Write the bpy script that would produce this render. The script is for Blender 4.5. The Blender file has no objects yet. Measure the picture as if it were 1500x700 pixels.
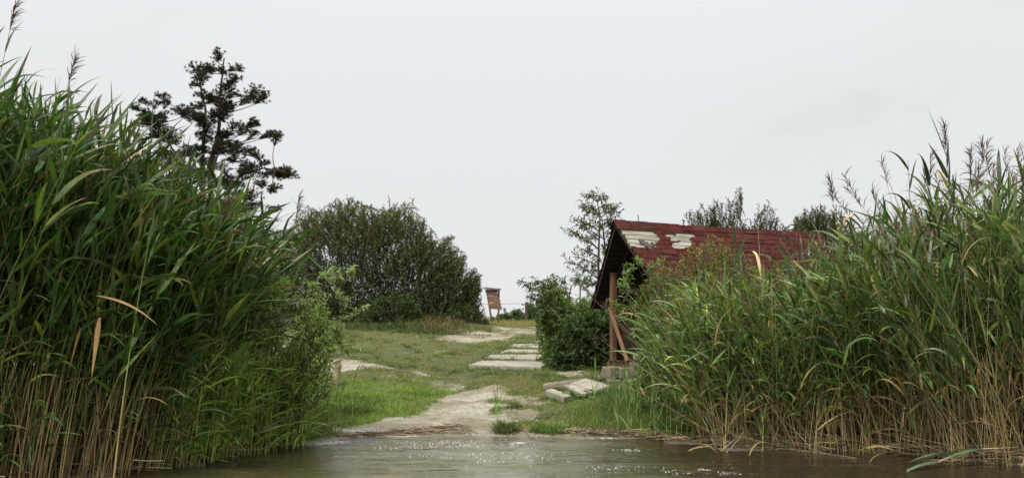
import bpy, math, random
import numpy as np
from mathutils import Vector, Matrix

# ------------------------------------------------------------------ camera, sky, sun, exposure
scene = bpy.context.scene
COL = scene.collection
F, HZ, CH = 1450.0, 462.0, 1.2          # focal length (photo px), horizon row, camera height
cd = bpy.data.cameras.new('camera')
cd.sensor_width = 36.0
cd.lens = 36.0 * F / 1500.0
cd.shift_y = (HZ - 350.0) / 1500.0
cd.clip_start = 0.05
cd.clip_end = 3000
cd.dof.use_dof = True
cd.dof.focus_distance = 9.0
cd.dof.aperture_fstop = 4.0
cam = bpy.data.objects.new('camera', cd)
cam.location = (0, 0, CH)
cam.rotation_euler = (math.radians(90), 0, 0)
COL.objects.link(cam)
scene.camera = cam

SUN_EL, SUN_AZ = 58.0, -150.0            # degrees; azimuth from +Y towards +X
world = bpy.data.worlds.new('World')
scene.world = world
world.use_nodes = True
wt = world.node_tree
wt.nodes.clear()
def wn(t, **k):
    n = wt.nodes.new(t)
    for a, b in k.items():
        setattr(n, a, b)
    return n
sky = wn('ShaderNodeTexSky', sky_type='NISHITA', sun_disc=False)
sky.sun_elevation = math.radians(SUN_EL)
sky.sun_rotation = math.radians(SUN_AZ)
tc = wn('ShaderNodeTexCoord')
sep = wn('ShaderNodeSeparateXYZ')
wt.links.new(tc.outputs['Generated'], sep.inputs[0])
zz = wn('ShaderNodeMath', operation='ABSOLUTE'); wt.links.new(sep.outputs[2], zz.inputs[0])
za = wn('ShaderNodeMath', operation='ADD'); wt.links.new(zz.outputs[0], za.inputs[0]); za.inputs[1].default_value = 0.22
dx = wn('ShaderNodeMath', operation='DIVIDE'); wt.links.new(sep.outputs[0], dx.inputs[0]); wt.links.new(za.outputs[0], dx.inputs[1])
dy = wn('ShaderNodeMath', operation='DIVIDE'); wt.links.new(sep.outputs[1], dy.inputs[0]); wt.links.new(za.outputs[0], dy.inputs[1])
dxo = wn('ShaderNodeMath', operation='SUBTRACT'); wt.links.new(dx.outputs[0], dxo.inputs[0]); dxo.inputs[1].default_value = 0.35
cmb = wn('ShaderNodeCombineXYZ'); wt.links.new(dxo.outputs[0], cmb.inputs[0]); wt.links.new(dy.outputs[0], cmb.inputs[1])
cmb.inputs[2].default_value = 30.5
no = wn('ShaderNodeTexNoise'); wt.links.new(cmb.outputs[0], no.inputs['Vector'])
no.inputs['Scale'].default_value = 0.75; no.inputs['Detail'].default_value = 7; no.inputs['Roughness'].default_value = 0.5
no.inputs['Distortion'].default_value = 0.3
rmp = wn('ShaderNodeValToRGB'); wt.links.new(no.outputs[0], rmp.inputs[0])
e = rmp.color_ramp.elements
e[0].position = 0.30; e[0].color = (0.62, 0.63, 0.635, 1)
e[1].position = 0.52; e[1].color = (0.80, 0.812, 0.825, 1)
m1 = e.new(0.41); m1.color = (0.775, 0.787, 0.795, 1)
sc10 = wn('ShaderNodeVectorMath', operation='SCALE'); wt.links.new(rmp.outputs[0], sc10.inputs[0]); sc10.inputs['Scale'].default_value = 10.0
mx = wn('ShaderNodeMix', data_type='RGBA'); mx.inputs[0].default_value = 0.97
wt.links.new(sky.outputs[0], mx.inputs[6]); wt.links.new(sc10.outputs[0], mx.inputs[7])
# an overcast sky is brighter overhead than at the horizon
zf = wn('ShaderNodeMath', operation='MULTIPLY_ADD')
zp = wn('ShaderNodeMath', operation='POWER'); wt.links.new(zz.outputs[0], zp.inputs[0]); zp.inputs[1].default_value = 2.3
wt.links.new(zp.outputs[0], zf.inputs[0]); zf.inputs[1].default_value = 1.1; zf.inputs[2].default_value = 1.04
scz = wn('ShaderNodeVectorMath', operation='SCALE'); wt.links.new(mx.outputs[2], scz.inputs[0]); wt.links.new(zf.outputs[0], scz.inputs['Scale'])
bg = wn('ShaderNodeBackground'); bg.inputs['Strength'].default_value = 0.088
wt.links.new(scz.outputs[0], bg.inputs['Color'])
wo = wn('ShaderNodeOutputWorld'); wt.links.new(bg.outputs[0], wo.inputs['Surface'])

sd = bpy.data.lights.new('sun', 'SUN')
sd.energy = 3.0; sd.angle = math.radians(9); sd.color = (1.0, 0.95, 0.86)
sun = bpy.data.objects.new('sun', sd)
_e, _a = math.radians(SUN_EL), math.radians(SUN_AZ)
sun.rotation_euler = Vector((math.sin(_a) * math.cos(_e), math.cos(_a) * math.cos(_e), math.sin(_e))).to_track_quat('Z', 'Y').to_euler()
COL.objects.link(sun)
scene.view_settings.view_transform = 'Standard'
scene.view_settings.look = 'None'
scene.view_settings.exposure = 0.14
scene.view_settings.gamma = 1.0
scene.cycles.max_bounces = 8
scene.cycles.transparent_max_bounces = 4

# ------------------------------------------------------------------ materials
def new_mat(name):
    m = bpy.data.materials.new(name); m.use_nodes = True
    nt = m.node_tree
    return m, nt, nt.nodes['Principled BSDF']

def N(nt, t, **k):
    n = nt.nodes.new(t)
    for a, b in k.items():
        setattr(n, a, b)
    return n

def noise(nt, scale, detail=4, rough=0.55, vec=None, dist=0.0):
    n = N(nt, 'ShaderNodeTexNoise')
    n.inputs['Scale'].default_value = scale; n.inputs['Detail'].default_value = detail
    n.inputs['Roughness'].default_value = rough; n.inputs['Distortion'].default_value = dist
    if vec is not None: nt.links.new(vec, n.inputs['Vector'])
    return n.outputs[0]

def ramp(nt, fac, stops):
    r = N(nt, 'ShaderNodeValToRGB'); nt.links.new(fac, r.inputs[0])
    els = r.color_ramp.elements
    while len(els) < len(stops): els.new(0.5)
    for el, (p, c) in zip(els, stops):
        el.position = p; el.color = (*c, 1) if len(c) == 3 else c
    return r.outputs[0]

def mixc(nt, fac, a, b, mode='MIX'):
    m = N(nt, 'ShaderNodeMix', data_type='RGBA', blend_type=mode)
    for s, v in ((0, fac), (6, a), (7, b)):
        if isinstance(v, (int, float)): m.inputs[s].default_value = v
        elif isinstance(v, tuple): m.inputs[s].default_value = (*v, 1)
        else: nt.links.new(v, m.inputs[s])
    return m.outputs[2]

def mathn(nt, op, a, b=0.0, clamp=False):
    m = N(nt, 'ShaderNodeMath', operation=op, use_clamp=clamp)
    for s, v in ((0, a), (1, b)):
        if isinstance(v, (int, float)): m.inputs[s].default_value = v
        else: nt.links.new(v, m.inputs[s])
    return m.outputs[0]

def bump(nt, bs, h, strength=0.5, dist=0.02):
    b = N(nt, 'ShaderNodeBump'); b.inputs['Strength'].default_value = strength; b.inputs['Distance'].default_value = dist
    nt.links.new(h, b.inputs['Height']); nt.links.new(b.outputs[0], bs.inputs['Normal'])

def leaf_mat(name, rough=0.45, trans=0.3, spec=0.5):
    m, nt, bs = new_mat(name)
    at = N(nt, 'ShaderNodeAttribute', attribute_name='tint')
    geo = N(nt, 'ShaderNodeNewGeometry')
    v = noise(nt, 9, 3, vec=geo.outputs['Position'])
    c = mixc(nt, 1.0, at.outputs['Color'], ramp(nt, v, [(0.3, (0.75, 0.75, 0.75)), (0.7, (1.2, 1.2, 1.2))]), 'MULTIPLY')
    nt.links.new(c, bs.inputs['Base Color'])
    bs.inputs['Roughness'].default_value = rough
    bs.inputs['Specular IOR Level'].default_value = spec
    tr = N(nt, 'ShaderNodeBsdfTranslucent')
    c2 = mixc(nt, 1.0, c, (1.6, 1.8, 0.6), 'MULTIPLY')
    nt.links.new(c2, tr.inputs['Color'])
    ms = N(nt, 'ShaderNodeMixShader'); ms.inputs[0].default_value = trans
    nt.links.new(bs.outputs[0], ms.inputs[1]); nt.links.new(tr.outputs[0], ms.inputs[2])
    nt.links.new(ms.outputs[0], nt.nodes['Material Output'].inputs['Surface'])
    return m

M_REED = leaf_mat('reed_blade', 0.42, 0.18, 0.5)
M_STEM = leaf_mat('reed_stem', 0.5, 0.0, 0.35)
M_PLUME = leaf_mat('reed_plume', 0.9, 0.15, 0.1)
M_LEAF = leaf_mat('shrub_leaf', 0.6, 0.28, 0.2)
M_YOUNG = leaf_mat('young_willow_leaf', 0.5, 0.45, 0.35)
M_GRASS = leaf_mat('grass_blade', 0.55, 0.25, 0.3)
M_NEEDLE = leaf_mat('pine_needle', 0.6, 0.05, 0.2)

def bark_mat(name, c1, c2, scale=14):
    m, nt, bs = new_mat(name)
    t = N(nt, 'ShaderNodeTexCoord'); mp = N(nt, 'ShaderNodeMapping'); nt.links.new(t.outputs['Object'], mp.inputs[0])
    mp.inputs['Scale'].default_value = (1, 1, 0.25)
    n = noise(nt, scale, 6, 0.65, mp.outputs[0])
    nt.links.new(ramp(nt, n, [(0.3, c1), (0.7, c2)]), bs.inputs['Base Color'])
    bs.inputs['Roughness'].default_value = 0.9
    bump(nt, bs, n, 0.8, 0.02)
    return m
M_BARK = bark_mat('bark', (0.035, 0.025, 0.018), (0.11, 0.08, 0.06))
M_PINEBARK = bark_mat('pine_bark', (0.03, 0.02, 0.014), (0.09, 0.055, 0.035))

def wood_mat(name, dark, light, axis=0, scale=5.0, rnd=0.35, rough=0.8):
    m, nt, bs = new_mat(name)
    t = N(nt, 'ShaderNodeTexCoord'); mp = N(nt, 'ShaderNodeMapping'); nt.links.new(t.outputs['Object'], mp.inputs[0])
    s = [9.0, 9.0, 9.0]; s[axis] = 0.7
    mp.inputs['Scale'].default_value = s
    oi = N(nt, 'ShaderNodeObjectInfo')
    n4 = N(nt, 'ShaderNodeTexNoise', noise_dimensions='4D')
    nt.links.new(mp.outputs[0], n4.inputs['Vector']); nt.links.new(mathn(nt, 'MULTIPLY', oi.outputs['Random'], 40.0), n4.inputs['W'])
    n4.inputs['Scale'].default_value = scale; n4.inputs['Detail'].default_value = 7; n4.inputs['Roughness'].default_value = 0.65
    c = ramp(nt, n4.outputs[0], [(0.28, dark), (0.5, tuple((a + b) / 2 for a, b in zip(dark, light))), (0.72, light)])
    k = mathn(nt, 'ADD', mathn(nt, 'MULTIPLY', oi.outputs['Random'], rnd), 1.0 - rnd / 2)
    cc = N(nt, 'ShaderNodeVectorMath', operation='SCALE'); nt.links.new(c, cc.inputs[0]); nt.links.new(k, cc.inputs['Scale'])
    nt.links.new(cc.outputs[0], bs.inputs['Base Color'])
    bs.inputs['Roughness'].default_value = rough
    bump(nt, bs, n4.outputs[0], 0.6, 0.006)
    return m
M_POST = wood_mat('brown_post_wood', (0.07, 0.034, 0.018), (0.21, 0.11, 0.055), 2)
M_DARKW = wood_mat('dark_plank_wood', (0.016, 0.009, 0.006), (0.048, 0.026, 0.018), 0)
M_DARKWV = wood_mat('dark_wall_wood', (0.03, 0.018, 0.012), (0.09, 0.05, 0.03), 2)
M_BRACE = wood_mat('brace_wood', (0.16, 0.08, 0.035), (0.42, 0.24, 0.12), 0)
M_PALE = wood_mat('pale_roof_board', (0.13, 0.12, 0.095), (0.50, 0.48, 0.40), 0, 4.0)
M_STAKE = wood_mat('stake_wood', (0.16, 0.12, 0.075), (0.42, 0.34, 0.22), 2)
M_SIGN = wood_mat('sign_wood', (0.09, 0.05, 0.03), (0.26, 0.155, 0.09), 0)
M_SIGNP = wood_mat('sign_post_wood', (0.05, 0.035, 0.025), (0.14, 0.09, 0.06), 2)
M_STICK = wood_mat('dead_stick', (0.10, 0.075, 0.05), (0.32, 0.25, 0.17), 0)

def concrete_mat(name, a, b, moss=0.3):
    m, nt, bs = new_mat(name)
    geo = N(nt, 'ShaderNodeNewGeometry')
    n1 = noise(nt, 3.0, 8, 0.65, geo.outputs['Position']); n2 = noise(nt, 70, 3, 0.6, geo.outputs['Position'])
    c = ramp(nt, n1, [(0.3, a), (0.65, b)])
    c = mixc(nt, 0.5, c, ramp(nt, n2, [(0.35, (0.55, 0.55, 0.55)), (0.7, (1.15, 1.15, 1.12))]), 'MULTIPLY')
    n3 = noise(nt, 5.0, 6, 0.7, geo.outputs['Position'])
    c = mixc(nt, ramp(nt, n3, [(0.52, (0, 0, 0)), (0.66, (moss,) * 3)]), c, (0.07, 0.085, 0.03))
    nt.links.new(c, bs.inputs['Base Color']); bs.inputs['Roughness'].default_value = 0.9
    bump(nt, bs, mathn(nt, 'ADD', n1, mathn(nt, 'MULTIPLY', n2, 0.4)), 0.6, 0.015)
    return m
M_SLAB = concrete_mat('weathered_concrete', (0.27, 0.24, 0.19), (0.44, 0.40, 0.325), 0.35)
M_BLOCK = concrete_mat('old_block_concrete', (0.13, 0.11, 0.08), (0.29, 0.25, 0.18), 0.6)

def shingle_mat():
    m, nt, bs = new_mat('red_bitumen_shingle')
    oi = N(nt, 'ShaderNodeObjectInfo'); geo = N(nt, 'ShaderNodeNewGeometry')
    c = ramp(nt, oi.outputs['Random'], [(0.0, (0.052, 0.013, 0.011)), (0.5, (0.070, 0.017, 0.014)), (1.0, (0.092, 0.024, 0.019))])
    n = noise(nt, 6, 6, 0.7, geo.outputs['Position']); g = noise(nt, 160, 2, 0.5, geo.outputs['Position'])
    c = mixc(nt, 0.7, c, ramp(nt, n, [(0.3, (0.6, 0.6, 0.6)), (0.7, (1.25, 1.2, 1.2))]), 'MULTIPLY')
    n6 = noise(nt, 2.2, 7, 0.7, geo.outputs['Position'])
    c = mixc(nt, ramp(nt, n6, [(0.5, (0, 0, 0)), (0.68, (0.65,) * 3)]), c, (0.075, 0.04, 0.03))
    c = mixc(nt, ramp(nt, g, [(0.66, (0, 0, 0)), (0.74, (0.5, 0.5, 0.5))]), c, (0.24, 0.15, 0.12))
    nt.links.new(c, bs.inputs['Base Color']); bs.inputs['Roughness'].default_value = 0.95; bs.inputs['Specular IOR Level'].default_value = 0.15
    bump(nt, bs, g, 0.5, 0.004)
    return m
M_SHING = shingle_mat()
def flat_mat(name, c, rough=0.8, metal=0.0, var=0.3, sc=8):
    m, nt, bs = new_mat(name)
    geo = N(nt, 'ShaderNodeNewGeometry')
    n = noise(nt, sc, 6, 0.6, geo.outputs['Position'])
    nt.links.new(ramp(nt, n, [(0.3, tuple(x * (1 - var) for x in c)), (0.7, tuple(x * (1 + var) for x in c))]), bs.inputs['Base Color'])
    bs.inputs['Roughness'].default_value = rough; bs.inputs['Metallic'].default_value = metal
    return m
M_FELT = flat_mat('grey_felt', (0.075, 0.065, 0.06), 0.85)
M_LEFTROOF = flat_mat('red_felt_underlay', (0.10, 0.022, 0.02))
M_METAL = flat_mat('rusty_metal', (0.10, 0.08, 0.07), 0.6, 0.5)
M_FOAM = flat_mat('foam_bubbles', (0.6, 0.58, 0.53), 0.35, 0, 0.12)
M_STONE = flat_mat('pebble_stone', (0.26, 0.23, 0.18), 0.85, 0, 0.4, 20)
M_WHITE = flat_mat('white_enamel', (0.7, 0.7, 0.68), 0.4, 0, 0.05)

# ------------------------------------------------------------------ mesh plumbing
def tag(o, label=None, cat=None, group=None, kind=None):
    if label: o['label'] = label
    if cat: o['category'] = cat
    if group: o['group'] = group
    if kind: o['kind'] = kind
    return o

class Geo:
    """collects vertex arrays, quads / tris, a colour per vertex, a material index per face"""
    def __init__(s): s.v = []; s.q = []; s.t = []; s.c = []; s.qm = []; s.tm = []; s.n = 0
    def add(s, V, Q=None, T=None, C=(0.1, 0.1, 0.1), m=0):
        V = np.asarray(V, float).reshape(-1, 3)
        C = np.asarray(C, float)
        if C.ndim == 1: C = np.tile(C, (len(V), 1))
        s.v.append(V); s.c.append(C.reshape(-1, 3))
        if Q is not None and len(Q): s.q.append(np.asarray(Q).reshape(-1, 4) + s.n); s.qm.append(np.full(len(s.q[-1]), m))
        if T is not None and len(T): s.t.append(np.asarray(T).reshape(-1, 3) + s.n); s.tm.append(np.full(len(s.t[-1]), m))
        s.n += len(V)
    def mesh(s, name, mats, smooth=True):
        V = np.concatenate(s.v); C = np.concatenate(s.c)
        Q = np.concatenate(s.q) if s.q else np.zeros((0, 4), int)
        T = np.concatenate(s.t) if s.t else np.zeros((0, 3), int)
        mi = np.concatenate(([np.concatenate(s.qm)] if s.qm else []) + ([np.concatenate(s.tm)] if s.tm else []))
        me = bpy.data.meshes.new(name)
        me.vertices.add(len(V)); me.vertices.foreach_set('co', V.ravel().astype(np.float32))
        li = np.concatenate([Q.ravel(), T.ravel()]).astype(np.int32)
        me.loops.add(len(li)); me.loops.foreach_set('vertex_index', li)
        nf = len(Q) + len(T)
        me.polygons.add(nf)
        ls = np.concatenate([np.arange(len(Q)) * 4, len(Q) * 4 + np.arange(len(T)) * 3]).astype(np.int32)
        me.polygons.foreach_set('loop_start', ls)
        me.polygons.foreach_set('material_index', mi.astype(np.int32))
        me.polygons.foreach_set('use_smooth', np.full(nf, smooth, bool))
        me.update(calc_edges=True)
        a = me.color_attributes.new('tint', 'FLOAT_COLOR', 'POINT')
        a.data.foreach_set('color', np.concatenate([C, np.ones((len(C), 1))], 1).ravel().astype(np.float32))
        for m in mats: me.materials.append(m)
        return me
    def obj(s, name, mats, parent=None, smooth=True):
        return link(name, s.mesh(name, mats, smooth), parent)

def link(name, data, parent=None, loc=(0, 0, 0), rot=(0, 0, 0)):
    o = bpy.data.objects.new(name, data); COL.objects.link(o)
    if parent is not None: o.parent = parent
    o.location = loc; o.rotation_euler = rot
    return o

def empty(name, loc=(0, 0, 0), rz=0.0):
    o = bpy.data.objects.new(name, None); COL.objects.link(o)
    o.empty_display_size = 0.2; o.location = loc; o.rotation_euler = (0, 0, rz)
    return o

def unit(v): return v / np.maximum(np.linalg.norm(v, axis=-1, keepdims=True), 1e-9)

def ribbons(g, P, D, L, W, K, droop, wind, rng, col, m=0, prof='blade', tipcol=None, roll=0.5):
    """N tapering bent blades: base P, start direction D, length L, width W"""
    n = len(P)
    P = P.copy(); D = unit(D)
    L = np.broadcast_to(L, (n,)); W = np.broadcast_to(W, (n,)); droop = np.broadcast_to(droop, (n,))
    pts = [P]; dirs = [D]
    for k in range(K):
        f = ((k + 1) / K) ** 1.3
        d = unit(D + f * (wind - droop[:, None] * np.array([0, 0, 1.0])))
        P = P + d * (L / K)[:, None]
        pts.append(P); dirs.append(d)
    pts = np.stack(pts, 1); dirs = np.stack(dirs, 1)
    ref = np.array([0, 0, 1.0]) + rng.normal(0, roll, (n, 3))
    side = unit(np.cross(dirs, ref[:, None, :]))
    t = np.linspace(0, 1, K + 1)
    if prof == 'blade': w = np.minimum(1, (t + 0.12) * 3.2) * (1 - t ** 1.8) + 0.02
    elif prof == 'grass': w = 1 - t ** 1.5 + 0.03
    else: w = np.sin(np.pi * (0.08 + 0.92 * t)) ** 0.8 + 0.02
    off = side * (W[:, None] * 0.5 * w[None, :])[..., None]
    V = np.stack([pts - off, pts + off], 2).reshape(-1, 3)
    base = (np.arange(n) * (K + 1) * 2)[:, None]
    k = np.arange(K)[None, :] * 2
    Q = np.stack([base + k, base + k + 1, base + k + 3, base + k + 2], -1).reshape(-1, 4)
    col = np.broadcast_to(col, (n, 3))
    C = np.repeat(col[:, None, :], (K + 1) * 2, 1)
    if tipcol is not None:
        tt = np.repeat(t ** 2, 2)[None, :, None]
        C = C * (1 - tt) + np.broadcast_to(tipcol, (n, 3))[:, None, :] * tt
    g.add(V, Q=Q, C=C.reshape(-1, 3), m=m)
    return pts

def tubes(g, pts, rad, col, m=0, sides=3):
    """N tubes through pts (N,K+1,3); rad (N,K+1); col (N,K+1,3) or (3,)"""
    n, K1, _ = pts.shape
    tan = np.gradient(pts, axis=1); tan = unit(tan)
    a = unit(np.cross(tan, np.array([0.31, 0.9, 0.17]))); b = np.cross(tan, a)
    V = []
    for s in range(sides):
        th = 2 * math.pi * s / sides
        V.append(pts + (a * math.cos(th) + b * math.sin(th)) * rad[..., None])
    V = np.stack(V, 2)
    base = (np.arange(n) * K1 * sides)[:, None, None]
    k = (np.arange(K1 - 1) * sides)[None, :, None]; s = np.arange(sides)[None, None, :]; s2 = (s + 1) % sides
    Q = np.stack([base + k + s, base + k + s2, base + k + sides + s2, base + k + sides + s], -1).reshape(-1, 4)
    col = np.asarray(col)
    C = np.broadcast_to(col if col.ndim == 1 else col[:, :, None, :], (n, K1, sides, 3))
    g.add(V.reshape(-1, 3), Q=Q, C=C.reshape(-1, 3), m=m)

def box_geo(g, sx, sy, sz, c=(0, 0, 0), col=(0.2, 0.2, 0.2), rng=None, jit=0.0, bev=0.0, m=0):
    x, y, z = sx / 2, sy / 2, sz / 2
    if bev <= 0:
        V = np.array([[a * x, b * y, d * z] for d in (-1, 1) for b in (-1, 1) for a in (-1, 1)], float)
        Q = [[0, 2, 3, 1], [4, 5, 7, 6], [0, 1, 5, 4], [2, 6, 7, 3], [0, 4, 6, 2], [1, 3, 7, 5]]
        if rng is not None and jit: V += rng.normal(0, jit, V.shape)
        g.add(V + np.array(c), Q=Q, C=col, m=m)
        return
    V = []; Q = []; T = []; idx = {}
    for a in (-1, 1):
        for b in (-1, 1):
            for d in (-1, 1):
                for ax in range(3):
                    p = np.array([a * (x - bev), b * (y - bev), d * (z - bev)])
                    p[ax] = (a * x, b * y, d * z)[ax]
                    idx[(a, b, d, ax)] = len(V); V.append(p)
    for ax in range(3):
        o1, o2 = [i for i in range(3) if i != ax]
        for s in (-1, 1):
            f = []
            for u, v in ((-1, -1), (1, -1), (1, 1), (-1, 1)):
                k = [0, 0, 0]; k[ax] = s; k[o1] = u; k[o2] = v
                f.append(idx[(*k, ax)])
            flip = (s > 0) if ax != 1 else (s < 0)
            Q.append(f if flip else f[::-1])
        for u in (-1, 1):
            for v in (-1, 1):
                k0 = [0, 0, 0]; k1 = [0, 0, 0]
                k0[ax] = -1; k1[ax] = 1; k0[o1] = k1[o1] = u; k0[o2] = k1[o2] = v
                Q.append([idx[(*k0, o1)], idx[(*k1, o1)], idx[(*k1, o2)], idx[(*k0, o2)]])
    for a in (-1, 1):
        for b in (-1, 1):
            for d in (-1, 1):
                T.append([idx[(a, b, d, 0)], idx[(a, b, d, 1)], idx[(a, b, d, 2)]])
    V = np.array(V)
    if rng is not None and jit: V += rng.normal(0, jit, V.shape)
    g.add(V + np.array(c), Q=Q, T=T, C=col, m=m)

def fix_normals(me):
    import bmesh
    bm = bmesh.new(); bm.from_mesh(me); bmesh.ops.recalc_face_normals(bm, faces=bm.faces); bm.to_mesh(me); bm.free()
    return me

def box_mesh(name, sx, sy, sz, mat, c=(0, 0, 0), rng=None, jit=0.0, bev=0.0):
    g = Geo(); box_geo(g, sx, sy, sz, c, rng=rng, jit=jit, bev=bev)
    return fix_normals(g.mesh(name, [mat], smooth=False))

def vnoise(x, y, seed=0):
    xi = np.floor(x).astype(np.int64); yi = np.floor(y).astype(np.int64)
    fx = x - xi; fy = y - yi
    fx = fx * fx * (3 - 2 * fx); fy = fy * fy * (3 - 2 * fy)
    def h(a, b):
        k = (a * 374761393 + b * 668265263 + seed * 1442695041) & 0xffffffff
        k = ((k ^ (k >> 13)) * 1274126177) & 0xffffffff
        return ((k ^ (k >> 16)) & 0xffff) / 65535.0
    return (h(xi, yi) * (1 - fx) + h(xi + 1, yi) * fx) * (1 - fy) + (h(xi, yi + 1) * (1 - fx) + h(xi + 1, yi + 1) * fx) * fy
def fbm(x, y, seed=0, o=4):
    r = 0; a = 0.5; t = 0
    for i in range(o):
        r = r + a * vnoise(x * 2 ** i, y * 2 ** i, seed + i); t += a; a *= 0.5
    return r / t

# ------------------------------------------------------------------ the lie of the land
SX = np.array([-60, -12, -6, -3.7, -3.09, -2.53, -2.15, -1.64, -0.77, -0.2, 1.0, 1.36, 2.18, 3.28, 4.09, 6.5, 12, 60.])
SY = np.array([5.5, 5.6, 6.2, 7.16, 7.47, 8.17, 8.92, 9.5, 10.17, 10.0, 9.72, 9.4, 9.0, 8.66, 7.9, 7.2, 6.6, 6.0])
TT = np.array([-60, -14, -6, -2, 0, .4, 4, 8, 14, 20, 26, 32, 46, 120, 900])
TZ = np.array([-2.5, -1.6, -.7, -.14, 0, .045, .18, .36, .63, .80, .88, .90, .3, .05, 0.0])
def shore(x): return np.interp(x, SX, SY)
def G0(x, y):
    x = np.asarray(x, float); y = np.asarray(y, float)
    z = np.interp(y - shore(x), TT, TZ)
    z = z + 0.30 * np.exp(-((x + 1.9) / 1.5) ** 2 - ((y - 29.5) / 1.8) ** 2)
    return z
def Gz(x, y):
    t = np.asarray(y, float) - shore(x)
    k = np.clip(t / 1.5, 0.12, 1) * np.clip((90 - np.asarray(y, float)) / 40, 0, 1)
    return G0(x, y) + k * ((fbm(x * 0.9 + 7, y * 0.9, 3) - 0.5) * 0.18 + (fbm(x * 3.5, y * 3.5, 9, 3) - 0.5) * 0.07)
def P(px, py, Y): return np.array([(px - 750) / F * Y, Y, CH - (py - HZ) / F * Y])
def hit(px, py):
    lo, hi = 3.0, 60.0
    for Y in np.arange(4, 50, 0.1):
        p = P(px, py, Y)
        if p[2] <= G0(p[0], p[1]):
            return p
    return P(px, py, 40)

# bare sand / soil patches (world x, y, radius x, radius y, strength)
def hp(px, py): q = hit(px, py); return q[0], q[1]
SAND = []
for px, py, wx, y0, y1, s in [
    (700, 606, 36, 625, 588, 1.1), (722, 622, 26, 634, 606, 1.0), (600, 618, 75, 636, 606, 1.2), (690, 628, 60, 638, 616, 1.3), (540, 628, 60, 640, 620, .9), (730, 575, 40, 590, 562, .8),
    (640, 626, 95, 640, 612, 1.2), (650, 606, 62, 622, 590, 1.2), (665, 588, 50, 602, 574, 1.2), (690, 574, 42, 584, 564, 1.1),
    (580, 634, 90, 644, 625, 0.9), (520, 640, 62, 650, 628, 1.25),
    (470, 541, 72, 551, 531, 1.25), (535, 545, 22, 550, 540, 0.8),
    (625, 548, 28, 552, 544, 0.5), (700, 494, 62, 504, 487, 1.0), (760, 486, 40, 491, 481, 0.6), (780, 588, 40, 600, 576, 0.55), (760, 614, 30, 626, 602, 0.55),
    (905, 592, 35, 602, 580, 0.8), (640, 515, 20, 518, 512, 0.5), (840, 545, 30, 552, 540, 0.5)]:
    x, y = hp(px, py); ya = hp(px, y0)[1]; yb = hp(px, y1)[1]
    SAND.append((x, (ya + yb) / 2, wx / F * y, max(0.25, (yb - ya) / 2), s))
def sand_mask(x, y):
    wx = x + (fbm(x * 1.3, y * 1.0, 21) - 0.5) * 1.1; wy = y + (fbm(x * 1.3 + 50, y * 1.0, 22) - 0.5) * 1.6
    m = np.zeros_like(x)
    for cx, cy, rx, ry, s in SAND:
        d = ((wx - cx) / rx) ** 2 + ((wy - cy) / ry) ** 2
        m = np.maximum(m, s * np.clip(1.35 - d, 0, 1))
    m = m + (fbm(x * 5, y * 5, 31) - 0.5) * 0.7
    t = y - shore(x)
    m = np.maximum(m, np.clip((0.22 - t) * 5, 0, 1))
    m = np.maximum(m, (fbm(x * 1.1 + 3, y * 0.7, 77) - 0.60) * 4)
    return np.clip(m, 0, 1)

def grid_mesh(name, xs, ys, zf, mat, attr=None):
    X, Y = np.meshgrid(xs, ys)
    V = np.stack([X, Y, zf(X, Y)], -1).reshape(-1, 3)
    nx, ny = len(xs), len(ys)
    i = np.arange(ny - 1)[:, None] * nx + np.arange(nx - 1)[None, :]
    Q = np.stack([i, i + 1, i + nx + 1, i + nx], -1).reshape(-1, 4)
    g = Geo(); C = attr(V[:, 0], V[:, 1]) if attr else (0.5, 0.5, 0.5)
    g.add(V, Q=Q, C=C)
    return g.obj(name, [mat])

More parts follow.
